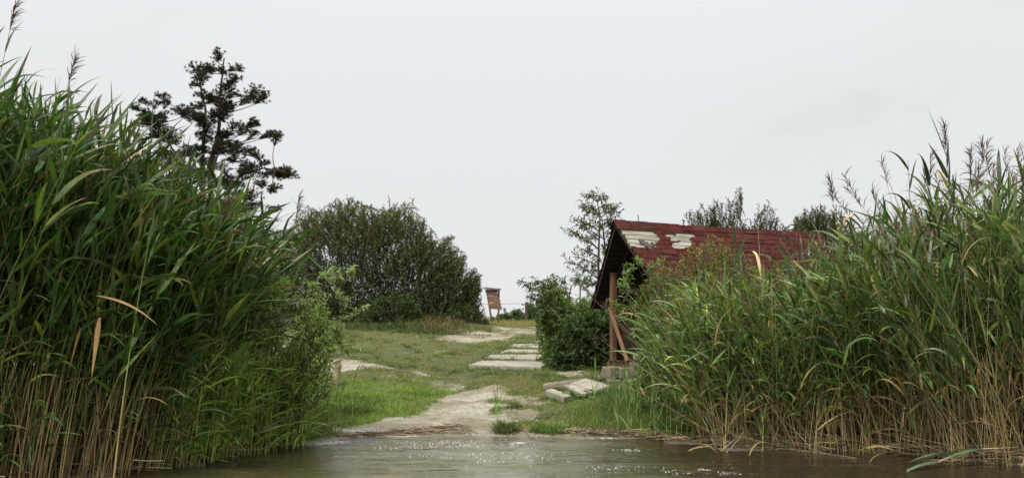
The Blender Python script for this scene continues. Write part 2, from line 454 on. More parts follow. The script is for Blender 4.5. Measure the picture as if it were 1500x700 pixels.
def ground_material():
    m, nt, bs = new_mat('ground_soil')
    at = N(nt, 'ShaderNodeAttribute', attribute_name='tint'); sp = N(nt, 'ShaderNodeSeparateColor'); nt.links.new(at.outputs['Color'], sp.inputs[0])
    geo = N(nt, 'ShaderNodeNewGeometry'); pos = geo.outputs['Position']
    n1 = noise(nt, 1.5, 8, 0.6, pos); n2 = noise(nt, 14, 6, 0.65, pos); n3 = noise(nt, 90, 3, 0.6, pos)
    sand = ramp(nt, n2, [(0.3, (0.29, 0.265, 0.20)), (0.55, (0.43, 0.405, 0.32)), (0.75, (0.54, 0.515, 0.43))])
    sand = mixc(nt, ramp(nt, n1, [(0.40, (0, 0, 0)), (0.56, (0.85,) * 3)]), sand, (0.23, 0.185, 0.115))
    n5 = noise(nt, 5, 6, 0.7, pos)
    sand = mixc(nt, ramp(nt, n5, [(0.52, (0, 0, 0)), (0.64, (0.6,) * 3)]), sand, (0.20, 0.185, 0.09))
    sand = mixc(nt, ramp(nt, n3, [(0.62, (0, 0, 0)), (0.70, (0.7,) * 3)]), sand, (0.12, 0.09, 0.06))
    turf = ramp(nt, n2, [(0.3, (0.055, 0.065, 0.022)), (0.5, (0.10, 0.115, 0.036)), (0.72, (0.19, 0.17, 0.07))])
    turf = mixc(nt, ramp(nt, n3, [(0.3, (0.35,) * 3), (0.7, (0, 0, 0))]), turf, (0.06, 0.045, 0.025))
    edge = mathn(nt, 'ADD', sp.outputs[0], mathn(nt, 'MULTIPLY', mathn(nt, 'SUBTRACT', n2, 0.5), 0.9))
    f = ramp(nt, edge, [(0.28, (0, 0, 0)), (0.66, (1, 1, 1))])
    c = mixc(nt, f, turf, sand)
    spz = N(nt, 'ShaderNodeSeparateXYZ'); nt.links.new(pos, spz.inputs[0])
    wet = N(nt, 'ShaderNodeMapRange'); nt.links.new(spz.outputs[2], wet.inputs[0])
    wet.inputs[1].default_value = 0.005; wet.inputs[2].default_value = 0.035; wet.inputs[3].default_value = 1; wet.inputs[4].default_value = 0
    c = mixc(nt, mathn(nt, 'MULTIPLY', wet.outputs[0], 0.35), c, (0.14, 0.115, 0.075))
    nt.links.new(c, bs.inputs['Base Color'])
    r = N(nt, 'ShaderNodeMapRange'); nt.links.new(wet.outputs[0], r.inputs[0]); r.inputs[3].default_value = 0.92; r.inputs[4].default_value = 0.25
    nt.links.new(r.outputs[0], bs.inputs['Roughness'])
    n8 = noise(nt, 6, 3, 0.5, pos)
    bump(nt, bs, mathn(nt, 'ADD', mathn(nt, 'ADD', n2, mathn(nt, 'MULTIPLY', n3, 0.35)), mathn(nt, 'MULTIPLY', n8, 1.2)), 1.0, 0.04)
    return m

def axis(segs):
    out = []
    for a, b, s in segs: out.append(np.arange(a, b, s))
    out.append([segs[-1][1]])
    return np.concatenate(out)
gx = axis([(-1200, -100, 100), (-100, -20, 8), (-20, -7, 0.8), (-7, 7, 0.08), (7, 20, 0.8), (20, 100, 8), (100, 1200, 100)])
gy = axis([(-60, 4, 4), (4, 8, 0.4), (8, 20, 0.07), (20, 40, 0.2), (40, 80, 2), (80, 300, 20), (300, 1500, 150)])
ground = grid_mesh('ground', gx, gy, Gz, ground_material(), lambda x, y: np.stack([sand_mask(x, y), 0 * x, 0 * x], -1))
tag(ground, 'sandy bank with worn grass rising from the water', None, None, 'structure')

def water_material():
    m, nt, bs = new_mat('muddy_water')
    geo = N(nt, 'ShaderNodeNewGeometry'); pos = geo.outputs['Position']
    n = noise(nt, 0.9, 5, 0.55, pos)
    # silty shallows pale, reed-side depths dark; sky and reed reflections painted in too
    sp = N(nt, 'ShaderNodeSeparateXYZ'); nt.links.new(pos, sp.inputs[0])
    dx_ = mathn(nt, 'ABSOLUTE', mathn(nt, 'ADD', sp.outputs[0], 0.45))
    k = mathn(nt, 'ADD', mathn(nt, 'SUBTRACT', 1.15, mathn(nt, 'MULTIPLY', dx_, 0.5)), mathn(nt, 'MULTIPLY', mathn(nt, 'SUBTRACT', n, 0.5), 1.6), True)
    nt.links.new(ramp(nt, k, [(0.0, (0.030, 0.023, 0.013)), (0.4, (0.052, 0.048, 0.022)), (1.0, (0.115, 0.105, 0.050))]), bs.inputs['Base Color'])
    bs.inputs['Roughness'].default_value = 0.05; bs.inputs['IOR'].default_value = 1.33
    mp = N(nt, 'ShaderNodeMapping'); nt.links.new(pos, mp.inputs[0]); mp.inputs['Scale'].default_value = (0.5, 1.6, 1)
    a = noise(nt, 5.0, 3, 0.5, mp.outputs[0], 0.6); b = noise(nt, 26, 2, 0.5, mp.outputs[0])
    bump(nt, bs, mathn(nt, 'ADD', a, mathn(nt, 'MULTIPLY', b, 0.22)), 1.0, 0.032)
    return m
def wz(x, y):
    r = np.clip((14 - np.abs(y)) / 3, 0, 1) * np.clip((9 - np.abs(x)) / 3, 0, 1)
    ph = (fbm(x * 0.35, y * 0.5, 61) - 0.5) * 5
    z = 0.009 * np.sin(y * 9.5 + x * 0.7 + ph) + 0.006 * np.sin(y * 15.0 - x * 1.9 + ph * 1.7 + 1) + 0.002 * np.sin(y * 27 + x * 4.0 + ph * 3)
    return z * r * (0.4 + 1.1 * fbm(x * 0.8, y * 1.2, 66))
wx_ = axis([(-1200, -100, 100), (-100, -6, 6), (-6, 6, 0.05), (6, 100, 6), (100, 1200, 100)])
wy_ = axis([(-600, -100, 100), (-100, 3, 6), (3, 10.8, 0.03)])
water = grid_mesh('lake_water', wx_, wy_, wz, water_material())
tag(water, 'muddy brown lake water with gentle ripples and sky glints', None, None, 'structure')

# ------------------------------------------------------------------ the hut
rs = random.Random(5)
R = np.random.default_rng(7)
HUT = (1.572, 15.0); HYAW = math.atan2(0.492, 0.871); HZ0 = float(G0(*HUT)) + 0.02
hut = empty('wooden_hut', (HUT[0], HUT[1], HZ0), HYAW)
tag(hut, 'small steep-roofed wooden hut with patchy red shingles beside the right reeds', 'hut')
PEAK = 2.62 - HZ0; EAVE = 1.31 - HZ0; HW = 1.03; PROW = 0.26; RL = 4.3
SL = math.hypot(PEAK - EAVE, HW)                      # slope length
HM = Matrix.Translation((HUT[0], HUT[1], HZ0)) @ Matrix.Rotation(HYAW, 4, 'Z')
def roof_pt(u, s, side=-1, lift=0.0):
    """u along the ridge, s down the slope; side -1 = the slope that faces the water"""
    nx = (PEAK - EAVE) / SL; nz = HW / SL
    return np.array([u, side * (HW * s / SL + nx * lift), PEAK - (PEAK - EAVE) * s / SL + nz * lift])
def proj(p):
    w = HM @ Vector(p)
    return 750 + F * w.x / w.y, HZ - F * (w.z - CH) / w.y
def in_poly(x, y, poly):
    c = False; j = len(poly) - 1
    for i in range(len(poly)):
        (xi, yi), (xj, yj) = poly[i], poly[j]
        if (yi > y) != (yj > y) and x < (xj - xi) * (y - yi) / (yj - yi) + xi: c = not c
        j = i
    return c
PATCH1 = [(900, 326), (936.4, 330.7), (938, 335.7), (960, 338.6), (963.6, 344), (961, 356), (958, 363.6), (953, 366), (945, 363.5), (900, 361)]
PATCH2 = [(975.7, 344), (993, 345), (993.6, 340), (1017, 343.6), (1018.6, 347), (1008.6, 350), (1012, 358), (1005.7, 365), (987, 364), (986.4, 355.7), (996, 353), (977, 351.4)]
def bare(u, s):
    x, y = proj(roof_pt(u, s))
    x += (float(vnoise(np.array(u * 25.), np.array(s * 30.), 5)) - .5) * 9 + (math.floor(s / 0.0877) % 3 - 1) * 2.6; y += (float(vnoise(np.array(u * 9.), np.array(s * 20.), 6)) - .5) * 3
    return in_poly(x, y, PATCH1) or in_poly(x, y, PATCH2)
# sheathing boards, both slopes
NB = 19; bw = SL / NB
for side, mt in ((-1, M_PALE), (1, M_DARKW)):
    for i in range(NB):
        s0, s1 = i * bw + 0.004, (i + 1) * bw - rs.uniform(0.006, 0.013)
        u0 = PROW * (i + 0.5) / NB + rs.uniform(-0.012, 0.012); u1 = RL + rs.uniform(-0.02, 0.03)
        g = Geo()
        V = [roof_pt(u, s, side, l) for l in (-0.024, 0.0) for s in (s0, s1) for u in (u0, u1)]
        g.add(V, Q=[[0, 2, 3, 1], [4, 5, 7, 6], [0, 1, 5, 4], [2, 6, 7, 3], [0, 4, 6, 2], [1, 3, 7, 5]])
        o = link('roof_board', fix_normals(g.mesh('roof_board', [mt], False)), hut)
# shingle courses on the near slope, torn round the two bare patches
NR = 16; rh = SL / NR; tw = 0.27
def plate(cells, du, ds, lift0, lift1, name, mat):
    """a thin plate made of grid cells (i, j); top and under faces plus the open edges"""
    g = Geo(); V = []; Q = []; ix = {}
    def vid(i, j, k):
        if (i, j, k) not in ix:
            ix[(i, j, k)] = len(V)
            s = ds[0] + (ds[1] - ds[0]) * j; l = lift0 + (lift1 - lift0) * j
            V.append(roof_pt(du[0] + (du[1] - du[0]) * i, s, -1, l + (0.006 if k else 0.0)))
        return ix[(i, j, k)]
    NI = len(set(i for i, j in cells)) or 1
    cs = set(cells)
    for (i, j) in cells:
        a, b, c, d = (i / CI, j / CJ), ((i + 1) / CI, j / CJ), ((i + 1) / CI, (j + 1) / CJ), (i / CI, (j + 1) / CJ)
        Q.append([vid(*a, 1), vid(*b, 1), vid(*c, 1), vid(*d, 1)])
        for (p, q, nb) in ((a, b, (i, j - 1)), (b, c, (i + 1, j)), (c, d, (i, j + 1)), (d, a, (i - 1, j))):
            if nb not in cs: Q.append([vid(*p, 0), vid(*q, 0), vid(*q, 1), vid(*p, 1)])
    g.add(V, Q=Q)
    return link(name, fix_normals(g.mesh(name, [mat], False)), hut)
for r in range(NR):
    s0 = r * rh; s1 = s0 + rh * 1.12
    u = PROW * s0 / SL - 0.03 + (0.0 if r % 2 else -tw / 2)
    while u < RL + 0.03:
        u0 = max(u + rs.uniform(0.001, 0.006), PROW * (s0 + s1) / 2 / SL - 0.03); u1 = min(u + tw - rs.uniform(0.001, 0.008), RL + 0.04)
        u += tw
        if u1 - u0 < 0.05: continue
        CI, CJ = 12, 6
        e1 = s1 + rs.uniform(-0.006, 0.010)
        cells = [(i, j) for i in range(CI) for j in range(CJ) if not bare(u0 + (u1 - u0) * (i + .5) / CI, s0 + (e1 - s0) * (j + .5) / CJ)]
        if not cells: continue
        if len(cells) == CI * CJ:
            CI = CJ = 1; cells = [(0, 0)]
        curl = rs.random() ** 4 * 0.022
        plate(cells, (u0, u1), (s0, e1), 0.002, 0.008 + curl * .6, 'shingle', M_SHING)
# a torn tongue of felt left in the first bare patch
CI, CJ = 22, 10
TONGUE = [(932.9, 350), (938.6, 350.3), (944.3, 353.6), (951.4, 357), (957, 356.4), (951.4, 365.7), (947, 364), (943, 359), (934.3, 354)]
uu = (0.2, 1.35); ss = (0.25, 0.75)
cells = [(i, j) for i in range(CI) for j in range(CJ) if in_poly(*proj(roof_pt(uu[0] + (uu[1] - uu[0]) * (i + .5) / CI, ss[0] + (ss[1] - ss[0]) * (j + .5) / CJ)), TONGUE)]
if cells:
    o = plate(cells, uu, ss, 0.006, 0.016, 'torn_felt', M_FELT); tag(o, 'dark grey torn scrap of roofing felt in the bare patch')
# far slope covering: out of sight, one sheet with courses
g = Geo()
for r in range(NR):
    V = [roof_pt(u, s, 1, l) for l0, l1 in ((0.003, 0.012),) for (s, l) in ((r * rh, l0), ((r + 1) * rh * 1.0 + 0.01, l1 + 0.004)) for u in (PROW * s / SL - 0.03, RL + 0.03)]
    g.add(V, Q=[[0, 1, 3, 2]])
tag(g.obj('shingle_courses', [M_SHING], hut, False), kind='stuff')
# ridge capping pieces
g = Geo()
V = [(x, yy, zz_) for x in (0, 0.235) for (yy, zz_) in ((-0.115, -0.125), (-0.11, -0.118), (0, 0.022), (0.11, -0.118), (0.115, -0.125), (0, 0.008))]
Q = [[0, 6, 7, 1], [1, 7, 8, 2], [2, 8, 9, 3], [3, 9, 10, 4], [4, 10, 11, 5], [5, 11, 6, 0]]
g.add(V, Q=Q); g.add(np.array(V)[[0, 1, 2, 3, 4, 5, 6, 7, 8, 9, 10, 11]], T=[[0, 1, 2], [0, 2, 5], [2, 3, 4], [2, 4, 5], [6, 8, 7], [6, 11, 8], [8, 10, 9], [8, 11, 10]])
cap = fix_normals(g.mesh('ridge_cap', [M_SHING], False))
x = -0.05
while x < RL - 0.1:
    link('ridge_cap', cap, hut, (x, 0, PEAK + 0.012 + rs.uniform(-0.003, 0.003) - 0.03 * math.sin(max(0, x) / RL * math.pi)), (0, rs.uniform(-0.02, 0.03), rs.uniform(-0.015, 0.015)))
    x += 0.205
g = Geo(); tubes(g, np.array([[[0, 0, 0], [0.004, 0, 0.05], [-0.004, 0.0, 0.11]]]), np.full((1, 3), 0.007), (0.1, 0.1, 0.1), sides=5)
link('metal_rod', g.mesh('metal_rod', [M_METAL]), hut, (0.42, 0, PEAK + 0.02))
def beam(name, a, b, w, h, mat, parent=hut, bev=0.004):
    """square timber from a to b"""
    a = Vector(a); b = Vector(b); L = (b - a).length
    me = box_mesh(name, L, w, h, mat, c=(L / 2, 0, 0), rng=R, jit=0.0012, bev=bev)
    o = link(name, me, parent); d = (b - a).normalized()
    o.location = a; o.rotation_mode = 'QUATERNION'; o.rotation_quaternion = d.to_track_quat('X', 'Z')
    return o
def slope_z(y, off=0.0): return PEAK - (PEAK - EAVE) * abs(y) / HW - off
# barge boards along the leaning front edges, rafters, posts, rails
for side in (-1, 1):
    a = roof_pt(-0.01, 0.0, side, -0.048); b = roof_pt(PROW - 0.01, SL, side, -0.048)
    a[1] += side * 0.01
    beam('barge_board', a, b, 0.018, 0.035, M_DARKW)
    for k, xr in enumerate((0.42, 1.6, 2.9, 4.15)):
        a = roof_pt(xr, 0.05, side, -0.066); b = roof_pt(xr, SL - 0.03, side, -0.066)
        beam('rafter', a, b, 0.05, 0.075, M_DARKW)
PZ = 0.20
WY = 0.46; EY = -0.84
for (xx, yy) in ((0.28, WY), (0.28, EY), (2.2, WY), (2.2, EY), (4.05, WY), (4.05, EY)):
    zt = slope_z(yy, 0.16)
    me = box_mesh('post', 0.085, 0.085, zt - PZ, M_POST, c=(0, 0, (zt - PZ) / 2), rng=R, jit=0.002, bev=0.006)
    link('post', me, hut, (xx, yy, PZ))
beam('brace', (0.20, WY - 0.01, 1.04), (0.20, -0.02, PZ + 0.03), 0.035, 0.055, M_BRACE)
beam('sill_beam', (0.28, WY + 0.10, PZ - 0.045), (0.28, EY - 0.1, PZ - 0.045), 0.10, 0.085, M_POST)
for yy in (WY, EY):
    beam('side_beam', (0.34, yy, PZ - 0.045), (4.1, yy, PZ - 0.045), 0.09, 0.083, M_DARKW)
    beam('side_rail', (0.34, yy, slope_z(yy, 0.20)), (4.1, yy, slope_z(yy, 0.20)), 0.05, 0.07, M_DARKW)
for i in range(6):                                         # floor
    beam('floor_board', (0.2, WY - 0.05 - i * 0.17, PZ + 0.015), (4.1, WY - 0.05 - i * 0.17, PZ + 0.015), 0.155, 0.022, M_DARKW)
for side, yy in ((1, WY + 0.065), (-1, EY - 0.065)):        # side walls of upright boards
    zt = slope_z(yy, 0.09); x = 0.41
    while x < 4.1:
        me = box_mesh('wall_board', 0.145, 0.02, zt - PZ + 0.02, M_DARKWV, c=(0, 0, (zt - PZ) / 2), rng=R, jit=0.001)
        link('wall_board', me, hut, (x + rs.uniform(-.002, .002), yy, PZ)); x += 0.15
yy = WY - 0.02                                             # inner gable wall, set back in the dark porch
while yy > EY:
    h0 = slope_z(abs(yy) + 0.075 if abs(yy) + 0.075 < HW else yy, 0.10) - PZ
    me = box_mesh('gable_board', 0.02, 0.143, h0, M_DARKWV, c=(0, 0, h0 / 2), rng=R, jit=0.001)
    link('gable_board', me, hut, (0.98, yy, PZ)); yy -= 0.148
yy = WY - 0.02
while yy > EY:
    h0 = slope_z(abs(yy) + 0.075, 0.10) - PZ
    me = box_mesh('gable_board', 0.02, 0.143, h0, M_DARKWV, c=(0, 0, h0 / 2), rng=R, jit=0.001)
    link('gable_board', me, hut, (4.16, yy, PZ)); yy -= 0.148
beam('tie_beam', (0.42, 0.62, 1.30), (0.42, -0.62, 1.30), 0.045, 0.07, M_DARKW)

# ------------------------------------------------------------------ stones and slabs
def rock_mesh(name, sx, sy, sz, mat, seed, jag=0.08):
    import bmesh
    bm = bmesh.new(); bmesh.ops.create_cube(bm, size=1.0)
    bmesh.ops.bevel(bm, geom=bm.edges[:], offset=0.07, segments=1, affect='EDGES')
    bmesh.ops.subdivide_edges(bm, edges=bm.edges[:], cuts=2, use_grid_fill=True)
    rr = random.Random(seed)
    from mathutils import noise as mn
    for v in bm.verts:
        p = v.co.copy()
        v.co += mn.noise_vector(p * 2.3 + Vector((seed * 3.1, 0, 0))) * jag + mn.noise_vector(p * 7 + Vector((seed * 1.7, 5, 0))) * jag * 0.3
        v.co.x *= sx; v.co.y *= sy; v.co.z *= sz
    me = bpy.data.meshes.new(name); bm.to_mesh(me); bm.free()
    me.materials.append(mat)
    for p in me.polygons: p.use_smooth = False
    return me
def block(name, px, py, Y, sx, sy, sz, rot, label, seed, jag=0.05, mat=M_BLOCK, cat='concrete block', group='blocks under the hut front'):
    p = P(px, py, Y)
    o = link(name, rock_mesh(name, sx, sy, sz, mat, seed, jag), None, p, rot)
    tag(o, label, cat, group); return o
Yb = 15.05
block('concrete_block', 894, 545, Yb, 0.17, 0.24, 0.17, (0.02, 0.0, 0.50), 'leftmost grey block under the hut post', 1)
block('concrete_block', 913, 546, Yb - .02, 0.19, 0.24, 0.17, (0, 0.03, 0.45), 'middle grey block of the row under the sill of the hut', 2)
block('concrete_block', 938, 541, Yb - .1, 0.24, 0.26, 0.20, (0.03, 0.0, 0.55), 'large squarish block under the foot of the diagonal brace', 3)
block('broken_slab', 936, 562, Yb - 0.35, 0.46, 0.26, 0.16, (0.05, -0.10, 0.42), 'broad broken slab leaning below the hut blocks', 4, cat='concrete slab')
block('stone', 953, 578, Yb - 0.6, 0.14, 0.12, 0.26, (0.2, 0.3, 0.2), 'upright pale stone at the edge of the reeds below the hut', 5, cat='stone', group=None)
block('stone', 900, 563, Yb - 0.3, 0.24, 0.18, 0.14, (0.1, 0.05, 0.2), 'flat brownish stone left of the broken slab under the hut', 6, cat='stone', group=None)
block('stone', 888, 553, Yb - 0.2, 0.26, 0.10, 0.05, (0.0, 0.15, 0.3), 'thin pale stone just behind the tumbled slabs', 7, cat='stone', group=None)
block('stone', 885, 592, 13.2, 0.22, 0.14, 0.09, (0.05, 0.0, 0.2), 'low flat stone in the grass below the tumbled slabs', 8, cat='stone', group=None)
o = link('pale_stone', rock_mesh('pale_stone', 0.10, 0.08, 0.09, M_SLAB, 9, 0.2), None, P(933, 522, Yb)); tag(o, 'small pale stone on the sill beside the brace foot', 'stone')

def slab(name, corners, top_off, thick, label, group, seed, cat='concrete slab', zs=None, mat=M_SLAB):
    """corners: the top face's corners in the photograph, cast onto the ground"""
    pts = []
    for k, (px, py) in enumerate(corners):
        if zs is None:
            q = hit(px, py); q = q + np.array([0, 0, top_off])
        else:
            z = zs[k]; Y = (CH - z) * F / (py - HZ); q = P(px, py, Y)
        pts.append(q)
    pts = np.array(pts); cen = pts.mean(0)
    M = 8
    rr = np.random.default_rng(seed)
    s, t = np.meshgrid(np.linspace(0, 1, M + 1), np.linspace(0, 1, M + 1), indexing='ij')
    def bil(s, t): return (pts[0] * ((1 - s) * (1 - t))[..., None] + pts[1] * (s * (1 - t))[..., None] + pts[2] * (s * t)[..., None] + pts[3] * ((1 - s) * t)[..., None])
    ed = np.minimum.reduce([s, 1 - s, t, 1 - t])
    s_ = s + np.where(ed == 0, rr.normal(0, 0.012, s.shape), 0); t_ = t + np.where(ed == 0, rr.normal(0, 0.012, s.shape), 0)
    top = bil(s_, t_); top[..., 2] += rr.normal(0, 0.003, s.shape) - 0.014 * (ed == 0)
    mid = bil(s_ , t_); mid = cen + (mid - cen) * np.array([1.012, 1.012, 1]); mid[..., 2] -= 0.018
    bot = mid.copy(); bot[..., 2] -= thick
    V = np.concatenate([top.reshape(-1, 3), mid.reshape(-1, 3), bot.reshape(-1, 3)]) - cen
    n = M + 1; Q = []
    for i in range(M):
        for j in range(M): Q.append([i * n + j, (i + 1) * n + j, (i + 1) * n + j + 1, i * n + j + 1])
    ring = [(i, 0) for i in range(M)] + [(M, j) for j in range(M)] + [(i, M) for i in range(M, 0, -1)] + [(0, j) for j in range(M, 0, -1)]
    ids = [i * n + j for i, j in ring]; o1 = n * n
    for a, b in zip(ids, ids[1:] + ids[:1]):
        Q.append([a, b, b + o1, a + o1]); Q.append([a + o1, b + o1, b + 2 * o1, a + 2 * o1])
    g = Geo(); g.add(V, Q=Q)
    o = link(name, fix_normals(g.mesh(name, [mat], False)), None, cen)
    SLAB_EDGES.append(pts.copy()); tag(o, label, cat, group); return o
SLAB_EDGES = []
GP = 'concrete slabs laid as a path up the bank'
slab('concrete_slab', [(687, 538.5), (706, 532.5), (806, 534.2), (792, 542.5)], 0.070, 0.08, 'nearest and widest pale slab of the stepping path', GP, 1)
slab('concrete_slab', [(710, 527.8), (721, 523.2), (796, 523.6), (786, 529.6)], 0.065, 0.06, 'second slab of the stepping path from the water', GP, 2)
slab('concrete_slab', [(733, 518.8), (742, 515), (799, 515.4), (794, 519.6)], 0.060, 0.06, 'third slab of the stepping path, below the paler squarish one', GP, 3)
slab('concrete_slab', [(739, 511.6), (753, 506.6), (797, 507), (794, 511.5)], 0.060, 0.06, 'fourth, squarish slab of the stepping path', GP, 4)
slab('concrete_slab', [(785, 501.2), (800, 496.5), (812, 498), (808, 502)], 0.05, 0.06, 'farthest small slab of the stepping path near the crest', GP, 5)
GT = 'tumbled concrete slabs below the hut'
slab('tumbled_slab', [(836, 559), (858, 552), (893, 562.5), (872, 570)], 0, 0.03, 'largest tumbled slab, tilted towards the water', GT, 11, zs=[.33, .38, .33, .28])
slab('tumbled_slab', [(826, 562), (838, 561), (868, 572), (853, 575)], 0, 0.025, 'narrow tumbled slab lying between two others', GT, 12, zs=[.30, .31, .27, .26])
slab('tumbled_slab', [(799, 569.5), (806, 567.5), (837, 577), (826, 580)], 0, 0.07, 'front left tumbled slab with a dark upright edge', GT, 13, zs=[.27, .28, .24, .23])
slab('tumbled_slab', [(796, 563.5), (797, 561), (856, 553), (856, 555)], 0, 0.04, 'long thin kerb-like slab behind the tumbled ones', GT, 14, zs=[.26, .28, .35, .33])

# ------------------------------------------------------------------ leaning sign board, stake, pole
def sign():
    Y = 36.0
    root = empty('notice_board', (float(P(722, 478, Y)[0]), Y, float(G0(P(722, 478, Y)[0], Y))), math.radians(-38))
    tag(root, 'leaning brown wooden notice board on two thin posts on the crest', 'notice board')
    z0 = root.location.z
    def zz(py): return CH - (py - HZ) / F * Y - z0
    w = 0.56; top, bot = zz(424), zz(453)
    n = 6; hb = (top - bot) / n
    tilt = 0.10
    for i in range(n):
        zc = top - (i + .5) * hb
        me = box_mesh('board', w + rs.uniform(-.02, .02), 0.03, hb - 0.009, M_SIGN, rng=R, jit=0.003)
        link('board', me, root, (-0.06 + 0.035 * i + rs.uniform(-.008, .008), 0.0, zc), (0, rs.uniform(-.02, .02) + 0.07, 0))
    me = box_mesh('cap_board', w + 0.14, 0.24, 0.035, M_SIGNP, rng=R, jit=0.003, bev=0.006)
    link('cap_board', me, root, (-0.05, 0.0, top + 0.03), (0.12, 0.10, 0))
    beam('post', (-0.04, 0.05, -0.15), (-0.33, 0.05, top), 0.05, 0.05, M_SIGNP, root)
    beam('post', (0.22, 0.05, -0.15), (0.24, 0.05, top), 0.05, 0.05, M_SIGNP, root)
    for (a, b) in ((-0.1, 0.3), (0.16, 0.62)):             # faded strips left on the boards
        me = box_mesh('faded_strip', 0.12, 0.006, 0.025, M_PALE, rng=R, jit=0.002)
        link('faded_strip', me, root, (a, -0.019, bot + b * (top - bot)))
sign()
def stake():
    q = hit(493, 569)
    g = Geo(); K = 7; h = 0.37
    pts = np.array([[[0.010 * math.sin(k * 1.3) + 0.012 * k / K, 0, -0.15 + (h + 0.15) * k / K] for k in range(K + 1)] + [[0.012, 0, h + 0.002]]])
    rad = np.full((1, K + 2), 0.047) + R.normal(0, 0.002, (1, K + 2)); rad[0, -1] = 0.001
    tubes(g, pts, rad, (0.3, 0.3, 0.3), sides=10)
    o = g.obj('wooden_stake', [M_STAKE], None, False); o.location = q
    tag(o, 'short weathered round stake standing in the left grass', 'stake')
stake()
def pole():
    p = P(771, 474, 90.0)
    root = empty('utility_pole', (p[0], 90.0, 0.0)); tag(root, 'distant wooden utility pole with wires above the far trees', 'utility pole')
    top = CH + (HZ - 442) / F * 90
    g = Geo(); tubes(g, np.array([[[0, 0, -0.3], [0.0, 0, top * .5], [0.01, 0, top]]]), np.array([[.17, .15, .13]]), (.1, .1, .1), sides=8)
    g.obj('pole_shaft', [M_SIGNP], root)
    link('cross_arm', box_mesh('cross_arm', 0.9, 0.1, 0.1, M_SIGNP), root, (0, 0, top - 0.25))
    for dz_, dxx in ((-0.15, -0.4), (-0.15, 0.4)):
        g = Geo(); xs = np.linspace(-46, 60, 24)
        pts = np.array([[[x, x * 0.25 + dxx, top + dz_ - 0.0 + (abs(x) % 46) * 0 - 0.25 * math.sin(min(1, abs(x) / 46) * math.pi)] for x in xs]])
        tubes(g, pts, np.full((1, 24), 0.012), (.05, .05, .05), sides=3)
        g.obj('wire', [M_METAL], root)
pole()
def lamp():
    p = P(845, 412, 60.0); z0 = float(G0(p[0], 60)); 
    root = empty('street_lamp', (p[0] + .2, 60.0, z0)); tag(root, 'far lamp with a white curved head above the right bush', 'street lamp')
    h = p[2] - z0
    g = Geo(); tubes(g, np.array([[[0, 0, -.2], [0, 0, h * .7], [0, 0, h * .93], [-0.12, 0, h], [-0.35, 0, h + .08]]]), np.array([[.06, .05, .045, .04, .035]]), (.2, .2, .2), sides=6)
    g.obj('lamp_post', [M_METAL], root)
    link('lamp_head', rock_mesh('lamp_head', 0.42, 0.22, 0.14, M_WHITE, 3, 0.02), root, (-0.52, 0, h + .1), (0, 0.25, 0))
lamp()

# ------------------------------------------------------------------ shrubs and trees
def jitcol(rng, n, base, var=0.25, warm=0.0, alt=None, altp=0.0):
    c = np.tile(np.array(base, float), (n, 1)) * (1 + rng.normal(0, var, (n, 1))).clip(0.4, 1.9)
    c[:, 0] *= 1 + rng.normal(0, 0.12, n) + warm
    if alt is not None:
        k = rng.random(n) < altp; c[k] = np.array(alt) * (1 + rng.normal(0, 0.2, (k.sum(), 1)))
    return c.clip(0.004, 0.9)

def leafy_twigs(g, rng, S, E, nl, leaf, col, sag=0.1, m=0, tubecol=(0.06, 0.045, 0.03), spread=0.9, rad=0.006, tm=1, K=3, start=0.1):
    """twigs from S to E (N,3) with nl leaves each"""
    n = len(S); tt = np.linspace(0, 1, 5)[None, :, None]
    L = np.linalg.norm(E - S, axis=1)[:, None]
    bow = rng.normal(0, 0.12, (n, 1, 3)) * L[..., None]
    pts = S[:, None] * (1 - tt) + E[:, None] * tt + bow * (tt * (1 - tt)) * 2
    pts[..., 2] += (tt[..., 0] * (1 - tt[..., 0])) * L * sag * 4
    tubes(g, pts, np.linspace(1, 0.25, 5)[None, :] * rad * np.ones((n, 1)), tubecol, m=tm, sides=3)
    u = (start + (1 - start) * (np.arange(nl)[None, :] + rng.random((n, nl))) / nl).clip(0, 0.999)
    i = (u * 4).astype(int); f = u * 4 - i
    ar = np.arange(n)[:, None]
    p = pts[ar, i] * (1 - f[..., None]) + pts[ar, i + 1] * f[..., None]
    d = unit(pts[ar, i + 1] - pts[ar, i])
    out = unit(rng.normal(0, 1, (n, nl, 3))); D = unit(d * 0.7 + out * spread)
    p = p.reshape(-1, 3); D = D.reshape(-1, 3); N_ = len(p)
    Ls = leaf[0] * rng.uniform(0.6, 1.25, N_); Ws = leaf[1] * rng.uniform(0.7, 1.3, N_)
    c = col(N_, p) if callable(col) else jitcol(rng, N_, col)
    ribbons(g, p, D, Ls, Ws, K - 1, leaf[2], np.zeros(3), rng, c, m=m, prof='leaf', roll=0.9)

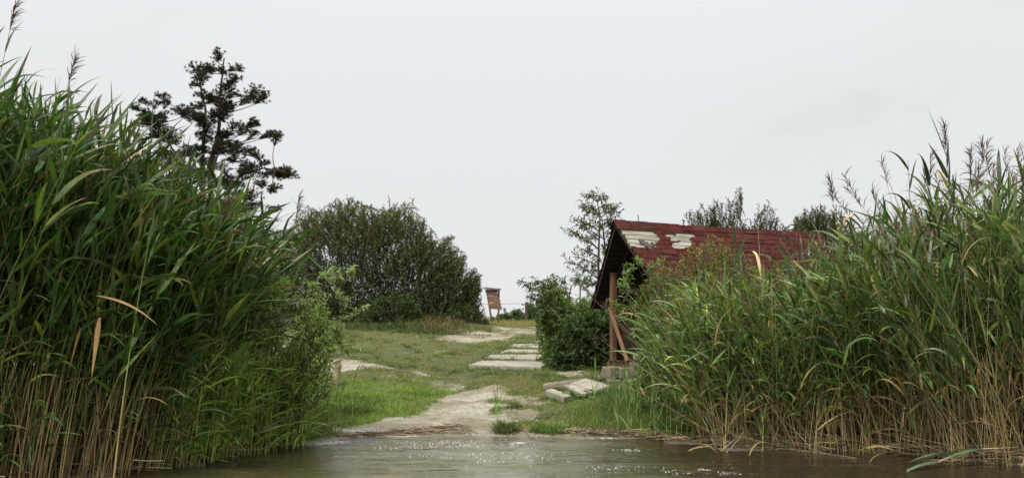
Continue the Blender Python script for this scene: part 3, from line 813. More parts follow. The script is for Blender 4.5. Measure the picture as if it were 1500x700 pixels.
def shrub(name, label, cat, prof, Y, depth, ntw, twl, nl, leaf, col, seed, group=None, nstem=14, up=0.5, low=0.0, inner=0.45, dens_top=1.0, spread=0.9, px=True, stem_r=0.03, sag=0.05, K=3, rag=0.10, cl=1.8, thr=.26, taper=1.0, mat=None):
    """prof: outline [(px, top row)] as seen at distance Y; leaves fill the whole volume out to it"""
    rng = np.random.default_rng(seed)
    xs = np.array([(a - 750) / F * Y for a, b in prof]); zt = np.array([CH - (b - HZ) / F * Y for a, b in prof])
    x0, x1 = xs[0], xs[-1]; xc = (x0 + x1) / 2; hw = (x1 - x0) / 2
    zb = float(G0(xc, Y)); root = empty(name, (xc, Y, zb)); tag(root, label, cat, group)
    n = ntw
    X = rng.uniform(x0, x1, n); top = np.interp(X, xs, zt) * 1.0
    top = top + (fbm(X * 2.2, X * 0 + seed, seed) - 0.55) * rag * (zt.max() - zb)
    h = rng.random(n) ** (1 / (1 + dens_top))             # more towards the top
    X = xc + (X - xc) * (taper + (1 - taper) * h ** .6)
    ang = rng.uniform(0, 2 * math.pi, n)
    rr = np.sqrt(rng.uniform(inner ** 2, 1, n))
    dep = depth * np.sqrt(np.clip(1 - ((X - xc) / (hw * 1.08)) ** 2, 0.05, 1))
    Yo = np.sin(ang) * rr * dep * np.sqrt(np.clip(1 - (h * 0.92) ** 2.4, 0.0, 1))
    zbase = G0(X, Y + Yo)
    zq = zbase + low + (top - zbase - low) * h; keep = fbm(X * cl + seed, zq * cl, seed + 3, 3) > .20 + thr * h ** 1.5
    X, Yo, h, top, zbase = X[keep], Yo[keep], h[keep], top[keep], zbase[keep]; n = len(X)
    Z = zbase + low + (top - zbase - low) * h
    E = np.stack([X, Y + Yo, Z], 1)
    dirv = np.stack([(X - xc) / hw * 0.7, Yo / depth * 0.7, np.full(n, up)], 1) + rng.normal(0, 0.38, (n, 3))
    dirv = unit(dirv); L = twl * rng.uniform(0.5, 1.3, n)
    S = E - dirv * L[:, None]
    S[:, 2] = np.maximum(S[:, 2], zbase + 0.02)
    off = np.array([xc, Y, zb])
    g = Geo(); leafy_twigs(g, rng, S - off, E - off, nl, leaf, col, m=0, tm=1, spread=spread, rad=0.004 + twl * 0.006, sag=sag, K=K)
    tag(g.obj('foliage', [mat or M_LEAF, M_BARK], root), kind='stuff')
    for k in range(nstem):                                  # main stems, each forking twice
        g = Geo()
        bx_ = xc + rng.uniform(-0.55, 0.55) * hw; by = Y + rng.uniform(-.4, .4) * depth
        i = rng.integers(0, n, 3)
        base = np.array([bx_, by, float(G0(bx_, by)) - 0.05])
        for q, ii in enumerate(i):
            s = np.linspace(0, 1, 7)[:, None]; tgt = S[ii]
            mid = base + (tgt - base) * np.array([0.25, 0.25, 0.55])
            pts = (1 - s) ** 2 * base + 2 * s * (1 - s) * mid + s ** 2 * tgt - off
            tubes(g, pts[None], np.linspace(stem_r * (1 if q == 0 else .6), stem_r * 0.2, 7)[None], (0.05, 0.035, 0.025), sides=5)
        g.obj('branch', [M_BARK], root)
    return root

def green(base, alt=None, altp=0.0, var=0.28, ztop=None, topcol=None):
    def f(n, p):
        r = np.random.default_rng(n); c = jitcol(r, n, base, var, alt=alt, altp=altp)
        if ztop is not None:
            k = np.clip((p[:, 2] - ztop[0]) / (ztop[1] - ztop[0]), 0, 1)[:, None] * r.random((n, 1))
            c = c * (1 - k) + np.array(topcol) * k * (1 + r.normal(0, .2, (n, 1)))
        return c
    return f

# the big dark shrub behind the left bank
shrub('large_shrub', 'large dark green bushy shrub behind the left bank with airy top', 'shrub',
      [(372, 400), (395, 345), (430, 318), (455, 306), (485, 302), (515, 289), (540, 293), (562, 300), (590, 297), (606, 292), (624, 322), (640, 348), (662, 344), (684, 360), (698, 382), (706, 404), (709, 432), (706, 455)],
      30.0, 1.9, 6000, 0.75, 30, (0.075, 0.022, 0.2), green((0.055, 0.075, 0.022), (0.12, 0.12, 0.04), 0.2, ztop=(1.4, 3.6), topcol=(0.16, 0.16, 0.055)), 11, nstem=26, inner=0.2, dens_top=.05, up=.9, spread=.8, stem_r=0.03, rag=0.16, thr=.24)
shrub('low_shrub', 'low leafy bush at the foot of the large dark shrub', 'shrub',
      [(520, 470), (545, 440), (575, 425), (600, 432), (620, 462)], 28.2, 0.7, 240, 0.35, 22, (0.07, 0.03, 0.3), (0.06, 0.10, 0.03), 12, nstem=5)
shrub('low_shrub', 'rounded bush under the right end of the large dark shrub', 'shrub',
      [(655, 476), (670, 452), (690, 442), (706, 452), (716, 472)], 29.0, 0.5, 130, 0.35, 20, (0.07, 0.028, 0.3), (0.06, 0.08, 0.03), 13, nstem=4)
# willow beside the hut: dense lower bush
shrub('willow_bush', 'dense green willow bush left of the hut, dark below', 'shrub',
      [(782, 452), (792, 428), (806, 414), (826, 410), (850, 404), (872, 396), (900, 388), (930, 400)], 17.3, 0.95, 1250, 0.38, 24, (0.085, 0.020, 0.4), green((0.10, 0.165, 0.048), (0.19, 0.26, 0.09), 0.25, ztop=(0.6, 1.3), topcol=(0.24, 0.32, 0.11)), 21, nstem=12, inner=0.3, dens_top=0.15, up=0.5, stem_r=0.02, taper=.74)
shrub('willow_bush', 'small rounded dark bush touching the left of the hut post', 'shrub',
      [(806, 520), (818, 482), (838, 462), (870, 456), (893, 470), (904, 500)], 16.4, 0.45, 700, 0.25, 22, (0.075, 0.020, 0.4), (0.06, 0.10, 0.034), 22, nstem=6, inner=0.3, dens_top=0.1)

def drawn_tree(name, label, cat, Y, trunks, tips, leafp, seed, mats=(M_LEAF, M_BARK), tw=0.35, ntw=5, nl=14, col=(0.05, 0.08, 0.03), trunk_r=0.03, depth=0.5, zb=None, sag=0.1):
    """a slender open tree: trunks and side-branch tips set out at distance Y, twigs and leaves grown along the branches"""
    rng = np.random.default_rng(seed)
    bx_, by_ = trunks[0][0]
    b = P(bx_, by_, Y); zb = float(G0(b[0], Y)); off = np.array([b[0], Y, zb])
    root = empty(name, tuple(off)); tag(root, label, cat)
    TP = []
    for tr in trunks:
        pts = np.array([P(x, y, Y) for x, y in tr]); pts[0, 2] = min(pts[0, 2], zb - 0.05)
        t = np.linspace(0, 1, len(pts)); tn = np.linspace(0, 1, 14)
        q = np.stack([np.interp(tn, t, pts[:, k]) for k in range(3)], 1)
        q[:, 1] += np.sin(tn * 5 + rng.random() * 6) * depth * 0.12
        g = Geo(); tubes(g, (q - off)[None], np.linspace(trunk_r, trunk_r * 0.25, 14)[None], (.05, .04, .03), sides=6)
        g.obj('trunk', [M_BARK], root); TP.append(q)
    TP = np.concatenate(TP)
    S = []; E = []
    for (x, y) in tips:
        e_ = P(x, y, Y); e_[1] += rng.uniform(-depth, depth)
        d = np.abs(TP[:, 0] - e_[0]) * 0.6 + np.abs(TP[:, 2] - (e_[2] - np.abs(TP[:, 0] - e_[0]) * 0.6))
        s = TP[np.argmin(d)]
        g = Geo(); k = np.linspace(0, 1, 8)[:, None]
        mid = s * 0.5 + e_ * 0.5 + np.array([0, 0, 0.12 * np.linalg.norm(e_ - s)])
        pts = (1 - k) ** 2 * s + 2 * k * (1 - k) * mid + k ** 2 * e_
        tubes(g, (pts - off)[None], np.linspace(trunk_r * .35, trunk_r * 0.1, 8)[None], (.05, .04, .03), sides=4)
        g.obj('branch', [M_BARK], root)
        for j in range(ntw):
            u = rng.uniform(0.25, 1.0); c_ = pts[min(7, int(u * 7.99))]
            S.append(c_); E.append(c_ + unit(unit(e_ - s) + rng.normal(0, 0.55, 3)) * tw * rng.uniform(.5, 1.1) * (1.3 - 0.5 * u))
        S.append(pts[5]); E.append(e_)
    S = np.array(S) - off; E = np.array(E) - off
    g = Geo(); leafy_twigs(g, rng, S, E, nl, leafp, col, rad=trunk_r * 0.09, sag=sag)
    tag(g.obj('foliage', [mats[0], M_BARK], root), kind='stuff')
    return root
def C3(l): return [(780 + x / 5.386, 270 + y / 5.386) for x, y in l]
drawn_tree('willow_tree', 'slender open willow rising between the bush and the hut gable', 'tree', 18.6,
    [C3([(560, 1200), (520, 700), (525, 480), (535, 250), (500, 95)]), C3([(540, 1200), (590, 640), (560, 400), (545, 260)])],
    C3([(400, 150), (400, 175), (440, 210), (575, 100), (590, 155), (660, 190), (665, 258), (620, 215), (335, 268), (350, 312), (395, 275), (295, 375), (330, 400), (340, 490), (265, 612), (275, 665), (320, 575), (610, 320), (470, 240), (450, 300), (380, 420), (420, 350), (620, 390), (610, 460), (560, 500), (600, 560),
        (440, 520), (400, 590), (480, 640), (360, 640), (430, 440), (500, 400), (480, 95), (455, 100), (520, 130), (500, 200), (560, 215), (540, 330), (600, 270), (520, 600), (440, 680), (540, 680), (640, 700), (600, 640), (400, 740), (340, 780), (480, 780)]),
    (0.105, 0.021, 0.5), 31, tw=0.21, ntw=4, nl=8, col=green((0.07, 0.085, 0.032), (0.14, 0.15, 0.06), 0.2), trunk_r=0.03, depth=0.35)
C1 = lambda l: [(720 + x / 6.361, 390 + y / 6.361) for x, y in l]
drawn_tree('willow_sapling', 'arching willow shoots leaning left out over the path', 'tree', 17.0,
    [C1([(620, 700), (600, 400), (560, 250), (545, 160)]), C1([(700, 700), (720, 300), (740, 190), (800, 135)])],
    C1([(315, 170), (345, 195), (400, 155), (470, 160), (540, 130), (330, 280), (380, 300), (430, 270), (600, 150), (680, 150), (500, 200), (560, 260), (440, 330), (400, 380), (480, 400), (430, 460), (520, 330), (640, 240), (800, 130), (870, 140)]),
    (0.10, 0.020, 0.8), 32, tw=0.25, ntw=4, nl=11, col=green((0.065, 0.10, 0.035), (0.15, 0.19, 0.08), 0.2), trunk_r=0.018, depth=0.35)
# spiky shrubs behind the roof
for (pf, Yh, sd_, nm, lb) in [
    ([(1000, 322), (1012, 300), (1026, 292), (1045, 288), (1065, 282), (1090, 276), (1104, 288), (1122, 292), (1140, 312), (1156, 326)], 21.0, 41, 'upright_shrub', 'spiky upright shrub rising behind the middle of the red roof'),
    ([(1160, 326), (1172, 312), (1188, 300), (1204, 296), (1218, 306), (1236, 330)], 21.0, 42, 'upright_shrub', 'smaller spiky shrub behind the far end of the red roof'),
    ([(1236, 345), (1262, 332), (1300, 318), (1350, 322), (1400, 318), (1460, 322), (1530, 330)], 19.0, 43, 'upright_shrub', 'long dark green shrub behind the right reeds')]:
    shrub(nm, lb, 'shrub', pf, Yh, 0.9, 620 if sd_ != 43 else 700, 0.55, 34, (0.075, 0.016, 0.15), green((0.055, 0.065, 0.03), (0.12, 0.12, 0.06), 0.25), sd_, nstem=8, inner=0.1, dens_top=.6, up=2.6, low=0.6, spread=0.7, stem_r=0.015, sag=0)

# pine far behind the left reeds
def pine():
    rng = np.random.default_rng(51); Y = 35.0
    cv = lambda x, y: P(180 + x / 2.919, 72 + y / 2.919 * .955, Y)
    TR = [[(395, 900), (372, 520), (390, 430), (402, 360), (405, 280), (425, 160), (438, 50)],
          [(350, 900), (335, 560), (343, 450), (347, 370), (358, 290), (350, 200), (335, 130)],
          [(300, 900), (275, 600), (230, 470), (170, 380), (110, 290)],
          [(420, 900), (450, 640), (500, 560), (600, 530), (690, 550)]]
    b = cv(380, 900); zb = float(G0(b[0], Y)); off = np.array([b[0], Y, zb])
    root = empty('pine_tree', tuple(off)); tag(root, 'tall open pine with dark needle clumps behind the left reeds', 'tree')
    TP = []
    for k, tr in enumerate(TR):
        pts = np.array([cv(*t) for t in tr]); pts[0] = off + np.array([rng.uniform(-.2, .2) + (k - 1) * 0.12, 0, -0.1])
        t = np.linspace(0, 1, len(pts)); tn = np.linspace(0, 1, 24)
        q = np.stack([np.interp(tn, t, pts[:, c]) for c in range(3)], 1); q[:, 1] += np.sin(tn * 4 + k * 2) * 0.4 * tn
        q[:, 0] += (fbm(tn * 6, tn * 0 + k, 5) - .5) * 0.3 * tn
        g = Geo(); r0 = (0.11, 0.085, 0.06, 0.07)[k]
        tubes(g, (q - off)[None], np.linspace(r0, r0 * 0.2, 24)[None], (.1, .06, .04), sides=8)
        g.obj('trunk', [M_PINEBARK], root); TP.append(q)
    TP = np.concatenate(TP)
    pads = [(300,75,25,14),(345,75,25,12),(380,85,30,12),(440,60,18,20),(480,80,25,12),(430,100,30,14),(350,115,25,10),(320,155,25,16),(370,150,25,16),(455,150,20,15),(500,150,20,10),(395,205,35,28),(340,200,25,12),(470,200,30,12),(555,190,32,32),(590,200,15,18),(545,245,20,8),(440,170,26,10),(250,255,32,24),(310,240,22,10),(280,290,32,14),(400,250,30,18),(450,245,22,10),(145,215,12,6),(190,220,20,8),(150,250,20,6),(70,270,20,12),(100,240,15,8),(130,310,30,16),(170,290,18,10),(90,290,12,8),(150,350,38,18),(200,370,28,16),(110,370,22,12),(240,400,32,18),(180,400,28,14),(250,430,30,16),(320,310,26,14),(380,360,32,16),(430,290,26,12),(440,380,32,18),(490,340,28,12),(560,330,16,14),(545,310,8,8),(540,375,26,8),(600,360,14,8),(640,370,22,10),(665,395,16,14),(580,385,18,6),(470,430,28,14),(540,450,28,16),(500,460,28,12),(450,470,36,16),(410,440,26,12),(590,485,16,8),(610,505,18,8),(520,500,28,10),(560,540,28,12),(650,530,24,10),(690,545,28,16),(720,570,14,14),(620,570,26,12),(550,580,28,12),(600,610,24,12),(650,640,14,12),(560,650,28,12),(640,610,18,10),(350,450,28,14),(300,470,28,12),(350,560,38,18),(450,600,46,24),(560,690,28,12),(300,540,38,18),(200,480,36,14),(130,440,26,10),(60,390,14,8),(240,520,36,16),(470,700,44,24),(620,700,22,10)]
    for k in range(46):                                     # smaller sprays close to the stems
        tr = TR[k % 4][:-1] if k % 4 < 2 else TR[k % 4]; j = rng.integers(1, len(tr) - 1) if len(tr) > 2 else 1; u = rng.random()
        pads.append((tr[j][0] * (1 - u) + tr[j + 1][0] * u + rng.normal(0, 30), tr[j][1] * (1 - u) + tr[j + 1][1] * u + rng.normal(0, 14), rng.uniform(16, 30), rng.uniform(8, 14)))
    fg = Geo()
    for (x, y, rx, ry) in pads:
        c = cv(x, y); c[1] += rng.uniform(-1.0, 1.0)
        d = np.abs(TP[:, 0] - c[0]) * 0.5 + np.abs(TP[:, 2] - (c[2] - 0.35 * np.abs(TP[:, 0] - c[0]) - 0.1)) + np.abs(TP[:, 1] - c[1]) * .3
        s = TP[np.argmin(d)]
        k = np.linspace(0, 1, 9)[:, None]
        mid = s * .45 + c * .55 + rng.normal(0, .12, 3) + np.array([0, 0, -0.1])
        pts = (1 - k) ** 2 * s + 2 * k * (1 - k) * mid + k ** 2 * (c - np.array([0, 0, 0.08]))
        g = Geo(); tubes(g, (pts - off)[None], np.linspace(0.022, 0.008, 9)[None], (.06, .04, .03), sides=4); g.obj('branch', [M_PINEBARK], root)
        sx, sy = rx / 2.919 * Y / F, ry / 2.919 * Y / F
        nt_ = int(16 + sx * sy * 1000)
        cc = rng.normal(0, 0.62, (nt_, 3)).clip(-1.15, 1.15) * np.array([sx * 1.15, sx, sy * 1.1]) + c
        cc[:, 2] -= np.abs(cc[:, 0] - c[0]) * 0.15
        st = np.tile(pts[6], (nt_, 1))
        tubes(fg, np.stack([st, (st + cc) / 2 + rng.normal(0, .03, cc.shape), cc], 1) - off, np.full((nt_, 3), 0.007), (.05, .035, .025), m=1, sides=3)
        nn = 22
        p = np.repeat(cc, nn, 0); D = unit(rng.normal(0, 1, (nt_ * nn, 3)) * np.array([.9, .9, .55]) + np.array([0, 0, .55]) + np.repeat(unit(cc - c), nn, 0) * .6)
        ribbons(fg, p - off, D, rng.uniform(.07, .12, nt_ * nn), 0.021, 1, 0.0, np.zeros(3), rng, jitcol(rng, nt_ * nn, (0.052, 0.064, 0.030), .3, alt=(0.07, 0.06, 0.03), altp=.2), prof='grass')
    tag(fg.obj('needle_clumps', [M_NEEDLE, M_PINEBARK], root), kind='stuff')
pine()

# small far trees on the horizon
far = [(742, 16, 459, 'bluish small far tree right of the notice board'), (758, 14, 452, 'small far tree just left of the utility pole'),
       (776, 16, 444, 'far tree just right of the utility pole'), (795, 22, 436, 'largest of the far trees, partly behind the willow bush'), (728, 14, 461, 'faint low far tree seen between the posts of the notice board'), (820, 24, 440, 'far tree hidden behind the willow bush')]
for k, (px, w, top, lb) in enumerate(far):
    shrub('far_tree', lb, 'tree', [(px - w * .8, 470), (px - w * .6, (top + 464) / 2), (px - w * .2, top + 1), (px + w * .2, top), (px + w * .6, (top + 464) / 2), (px + w * .8, 470)],
          85.0 + k * 3, 1.0, 130, 0.7, 22, (0.22, 0.10, 0.2), (0.07, 0.10, 0.05), 60 + k, group='trees on the far horizon', nstem=3, inner=.2, dens_top=.3, stem_r=0.06)
far_wood = Geo()
rngw = np.random.default_rng(70)
for side in (-1, 1):                                       # the wood goes on out of sight either way
    xx = rngw.uniform(8, 130, 2600) * side; yy = rngw.uniform(95, 130, 2600); zz_ = rngw.random(2600) * (2.2 + 2.6 * fbm(xx * .12, yy * .1, 4))
    p = np.stack([xx, yy, zz_], 1); p = np.repeat(p, 6, 0) + rngw.normal(0, .35, (15600, 3))
    ribbons(far_wood, p, rngw.normal(0, 1, p.shape), .5, .3, 1, 0.1, np.zeros(3), rngw, jitcol(rngw, len(p), (.06, .085, .045), .2), prof='leaf')
tag(far_wood.obj('far_wood', [M_LEAF]), 'low far-off wood along the horizon behind the bushes', 'wood', None, 'stuff')

# ------------------------------------------------------------------ reeds
GREEN_L = (0.062, 0.118, 0.030); TAN = (0.42, 0.31, 0.13); STRAW = (0.56, 0.45, 0.23)
def reed_curve(B, H, lean, K=8, bend=0.35):
    s = np.linspace(0, 1, K + 1)[None, :, None]
    ln = np.linalg.norm(lean, axis=1)
    up = np.sqrt(np.maximum(H ** 2 - ln ** 2, (H * .3) ** 2))
    xy = lean[:, None, :] * (s * (1 - bend) + s ** 2 * bend)
    z = up[:, None, None] * s
    return B[:, None, :] + np.concatenate([xy, z], 2)

def reeds(g, rng, B, H, lean, nleaf, L=(.32, .55), W=(.020, .034), wind=(0.35, 0, 0), droop=(.5, 1.3), s0=.35, green=GREEN_L, deadp=.1, r0=.0055, plume_p=.1, tan_to=.35, tanc=TAN, K=6):
    n = len(B)
    pts = reed_curve(B, H, lean)
    s = np.linspace(0, 1, pts.shape[1])
    dead = rng.random(n) < deadp
    k = np.clip((s - tan_to * .5) / (tan_to), 0, 1)[None, :, None]
    tc = np.array(tanc)[None] * rng.uniform(.35, 1.2, (n, 1)); gc = jitcol(rng, n, (green[0] * 2.6, green[1] * 2.0, green[2] * 1.8), .2)
    gc[dead] = tc[dead]
    col = tc[:, None] * (1 - k) + gc[:, None] * k
    rad = (r0 * rng.uniform(.7, 1.25, n))[:, None] * np.linspace(1, .35, len(s))[None]
    tubes(g, pts, rad, col, m=1, sides=3)
    # leaves
    u = (s0 + (1 - s0) * (np.arange(nleaf)[None] + rng.uniform(.1, .9, (n, nleaf))) / nleaf)
    K1 = pts.shape[1] - 1; i = np.minimum((u * K1).astype(int), K1 - 1); f = (u * K1 - i)[..., None]
    ar = np.arange(n)[:, None]
    p = pts[ar, i] * (1 - f) + pts[ar, i + 1] * f; d = unit(pts[ar, i + 1] - pts[ar, i])
    az = rng.uniform(0, 2 * math.pi, (n, 1)) + np.arange(nleaf)[None] * math.pi + rng.normal(0, .6, (n, nleaf))
    out = np.stack([np.cos(az), np.sin(az), np.zeros_like(az)], -1) + np.array(wind) * .9
    rise = rng.uniform(.3, 1.9, (n, nleaf, 1)) * (0.6 + .8 * u[..., None])
    D = unit(d * rise + out * .75)
    keep = (~np.repeat(dead[:, None], nleaf, 1)) | (rng.random((n, nleaf)) < .25)
    keep &= rng.random((n, nleaf)) < .93
    p = p[keep]; D = D[keep]; uu_ = u[keep]; dd = np.repeat(dead[:, None], nleaf, 1)[keep]
    N_ = len(p)
    c = jitcol(rng, N_, green, .40)
    yel = rng.random(N_) < .10; c[yel] = c[yel] * np.array([2.2, 1.6, 1.1])
    dd |= (uu_ < s0 + .12) & (rng.random(N_) < .35); c[dd] = np.array(TAN) * rng.uniform(.5, 1.2, (dd.sum(), 1))
    Ls = rng.uniform(*L, N_) * (1.1 - .35 * uu_); Ws = rng.uniform(*W, N_) * np.where(dd, .6, 1)
    tip = np.where((rng.random(N_) < .2)[:, None], np.array(TAN) * rng.uniform(.4, .9, (N_, 1)), c)
    ribbons(g, p, D, Ls, Ws, K, rng.uniform(*droop, N_), np.array(wind), rng, c, m=0, roll=.7, tipcol=tip)
    # plumes
    q = rng.random(n) < plume_p
    if q.any():
        plumes(g, rng, pts[q, -1], unit(pts[q, -1] - pts[q, -2]), m=2, wind=np.array(wind))
def plumes(g, rng, T, d, m=2, wind=np.array([.3, 0, 0]), nb=26, size=.24):
    n = len(T); col = np.array([.13, .085, .07])
    p = (T[:, None] + d[:, None] * (np.linspace(0, size * .8, nb)[None, :, None])).reshape(-1, 3)
    D = unit(np.repeat(d, nb, 0) * 1.0 + rng.normal(0, .35, (n * nb, 3)) + wind * .6)
    ribbons(g, p, D, rng.uniform(.05, .13, n * nb), .006, 3, .5, wind * 1.2, rng, jitcol(rng, n * nb, col, .25), m=m, prof='leaf')
    tubes(g, np.stack([T, T + d * size * .8], 1), np.full((n, 2), .0018), col, m=1)

HLx = np.array([-9, -4.75, -4.1, -3.65, -3.25, -2.95, -2.62, -2.4, -2.2]); HLz = np.array([2.8, 2.75, 2.62, 2.45, 2.18, 1.98, 1.78, 1.55, 1.3])
def left_bed():
    rng = np.random.default_rng(101); g = Geo()
    def batch(n, x0, x1, d0, d1, **k):
        X = rng.uniform(x0, x1 - (.12 if x1 > -2 else .30), n); T = d0 + (d1 - d0) * rng.random(n) ** 1.2
        Y = shore(X) + T - 0.15
        B = np.stack([X, Y, np.minimum(Gz(X, Y), .25) - .05], 1)
        H = np.interp(X, HLx, HLz) * rng.normal(1.0, .07, n).clip(.7, 1.12) * k.pop('hs', 1.0)
        lean = np.stack([rng.normal(.66, .26, n) * H / 2.6 * np.clip(1 - (X + 3.0) * .5, .35, 1), rng.normal(-.05, .2, n)], 1)
        reeds(g, rng, B, H, lean, **k)
    batch(720, -5.4, -2.3, 0, .9, nleaf=11, s0=.36, green=GREEN_L, deadp=.08, tan_to=.42, plume_p=.01, wind=(.10, -.10, 0), L=(.30, .62), W=(.024, .046), droop=(-.1, 1.15))
    batch(800, -6.5, -2.25, .8, 2.6, nleaf=10, s0=.30, green=(.038, .074, .022), deadp=.08, tan_to=.3, plume_p=.02, wind=(.10, -.05, 0), W=(.024, .042), droop=(-.1, 1.2), K=4)
    batch(260, -9, -5.4, 0, 2.6, nleaf=10, s0=.3, wind=(.4, 0, 0), K=4)
    batch(420, -8, -2.6, 2.4, 4.0, nleaf=10, s0=.08, deadp=.05, wind=(.3, 0, 0), hs=.9, K=3)
    # dead broken canes at the foot
    batch(230, -5.2, -2.25, -.05, .7, nleaf=2, s0=.3, deadp=1.0, tan_to=.9, plume_p=0, hs=.38, tanc=STRAW, r0=.0045)
    batch(230, -2.75, -1.80, -.05, .6, nleaf=9, s0=.08, deadp=.05, tan_to=.1, plume_p=0, hs=.58, green=(.20, .31, .07), L=(.22, .42), W=(.012, .022), droop=(0, 1.2), wind=(.2, -.1, 0))
    # crossing shorter leafy shoots in front
    batch(110, -5.0, -2.1, -.1, .5, nleaf=8, s0=.2, deadp=.05, tan_to=.15, plume_p=0, hs=.45, green=(.07, .13, .035), L=(.25, .45), W=(.014, .024))
    o = g.obj('reed_bed', [M_REED, M_STEM, M_PLUME])
    tag(o, 'tall dense dark green reed bed standing along the left bank', 'reeds', None, 'stuff')
left_bed()

HRx = np.array([1.0, 1.35, 1.7, 2.1, 2.5, 2.9, 3.15, 3.4, 3.8, 4.2, 5.0, 9]); HRz = np.array([.9, 1.05, 1.2, 1.30, 1.30, 1.24, 1.36, 1.62, 1.84, 1.92, 1.92, 1.9])
def right_bed():
    rng = np.random.default_rng(202); g = Geo()
    def batch(n, x0, x1, d0, d1, lx=-.35, lsd=.3, hsd=.08, **k):
        X = rng.uniform(x0, x1, n); T = d0 + (d1 - d0) * rng.random(n) ** 1.2; Y = shore(X) + T - .1
        B = np.stack([X, Y, np.minimum(Gz(X, Y), .2) - .05], 1)
        H = np.interp(X, HRx, HRz) * rng.normal(1.0, hsd, n).clip(.65, 1.15) * k.pop('hs', 1.0) * 1.06
        lean = np.stack([rng.normal(lx, lsd, n) * H / 2.2, rng.normal(-.12, .2, n)], 1)
        reeds(g, rng, B, H, lean, **k)
    batch(470, 1.75, 3.4, .1, 1.1, lx=-.45, lsd=.38, nleaf=13, s0=.28, green=(.120, .192, .056), deadp=.12, tan_to=.45, plume_p=.0, wind=(-.12, -.1, 0), L=(.22, .46), W=(.014, .030), droop=(0, 1.3), hsd=.15)
    batch(330, 1.95, 3.4, 1.0, 2.4, lx=-.35, nleaf=10, s0=.25, green=(.085, .13, .042), deadp=.12, tan_to=.3, plume_p=.0, wind=(-.2, -.1, 0), L=(.28, .48), W=(.014, .024), K=4)
    batch(480, 3.1, 5.6, 0, 1.0, lx=-.34, lsd=.45, nleaf=11, s0=.30, green=(.090, .155, .046), deadp=.14, tan_to=.45, plume_p=.03, wind=(-.08, -.1, 0), L=(.24, .50), W=(.020, .038), droop=(-.1, 1.2), hsd=.17)
    batch(460, 3.0, 6.5, 1.0, 2.6, lx=-.2, hsd=.12, nleaf=10, s0=.3, green=(.060, .098, .033), deadp=.10, tan_to=.3, plume_p=.04, wind=(-.1, 0, 0), K=4)
    batch(200, 6.0, 9, 0, 2.4, nleaf=9, s0=.3, K=4)
    batch(560, 2.9, 8, 2.4, 4.6, lx=-.1, nleaf=10, s0=.08, deadp=.05, green=(.05, .09, .03), hs=.92, K=3)
    batch(430, 1.9, 5.2, -.05, .8, lx=-.55, lsd=.8, nleaf=2, s0=.3, deadp=1.0, tan_to=.9, plume_p=0, hs=.5, tanc=STRAW, r0=.0042)
    batch(280, 1.8, 4.8, .0, 1.2, lx=-.45, lsd=.5, nleaf=2, s0=.7, deadp=1.0, tan_to=.9, plume_p=.25, hs=1.12, tanc=(.58, .49, .30), r0=.0040)
    o = g.obj('reed_bed', [M_REED, M_STEM, M_PLUME])
    tag(o, 'tangled mid green reed bed with straw canes along the right bank', 'reeds', None, 'stuff')
right_bed()

# single reeds one can pick out: each a stem with its own leaves
def reed_plant(seed, H, lean, nleaf, wind, green, deadstem=False, plume=False, s0=.4, L=(.34, .55), W=(.022, .036), rise=1.0, droop=(.4, 1.2), r0=.0065, tan_to=.35, up_leaves=0):
    rng = np.random.default_rng(seed)
    root = empty('reed')
    pts = reed_curve(np.zeros((1, 3)), np.array([H]), np.array([lean]), K=10)
    s = np.linspace(0, 1, 11); k = np.clip((s - tan_to * .5) / tan_to, 0, 1)[None, :, None]
    gc = np.array([green[0] * 2.6, green[1] * 2, green[2] * 1.8]); tc = np.array(TAN) * 1.1
    if deadstem: gc = np.array(STRAW)
    g = Geo(); tubes(g, pts, r0 * np.linspace(1, .3, 11)[None], tc * (1 - k) + gc * k, sides=5)
    g.obj('stem', [M_STEM], root)
    az0 = rng.uniform(0, 6.28)
    for j in range(nleaf):
        u = s0 + (1 - s0) * (j + .5) / nleaf; q = min(9, int(u * 10)); f = u * 10 - q
        p = pts[0, q] * (1 - f) + pts[0, q + 1] * f; d = unit(pts[0, q + 1] - pts[0, q])
        az = az0 + j * math.pi + rng.normal(0, .5)
        D = unit(d * rng.uniform(.6, 1.5) * rise * (.6 + .8 * u) + np.array([math.cos(az), math.sin(az) * .6, 0]) * .75 + np.array(wind) * .6)
        g = Geo(); c = jitcol(rng, 1, green if not deadstem else STRAW, .2)
        ribbons(g, p[None], D[None], rng.uniform(*L) * (1.1 - .3 * u), rng.uniform(*W), 9, rng.uniform(*droop), np.array(wind), rng, c, roll=.5)
        g.obj('leaf', [M_REED], root)
    if plume:
        g = Geo(); plumes(g, rng, pts[0, -1:], unit(pts[0, -1:] - pts[0, -2:-1]), m=0, wind=np.array(wind), nb=60, size=.26)
        g.obj('plume', [M_PLUME, M_STEM], root)
    return root
def copy_tree(o):
    c = o.copy(); COL.objects.link(c)
    for ch in list(o.children):
        d = ch.copy(); COL.objects.link(d); d.parent = c
        d.matrix_parent_inverse = ch.matrix_parent_inverse
    return c
def plant_set(protos, spots, label, group, cat='reed'):
    used = set()
    for i, (x, y, h, rz) in enumerate(spots):
        k = i % len(protos)
        o = protos[k] if k not in used else copy_tree(protos[k])
        used.add(k)
        o.location = (x, y, float(Gz(x, y)) - .04 if y > shore(x) else -.05); o.scale = (h, h, h); o.rotation_euler = (0, 0, rz)
        lb = label if isinstance(label, str) else next(t for lim, t in label if x < lim)
        tag(o, lb, cat, group)
rn = random.Random(77)
pl = [reed_plant(300 + k, 2.55, (rn.uniform(.5, .95), rn.uniform(-.15, .1)), 9, (.12, -.1, 0), (.06, .115, .032), s0=.42, W=(.026, .046), droop=(-.1, 1.2)) for k in range(7)]
sp = []
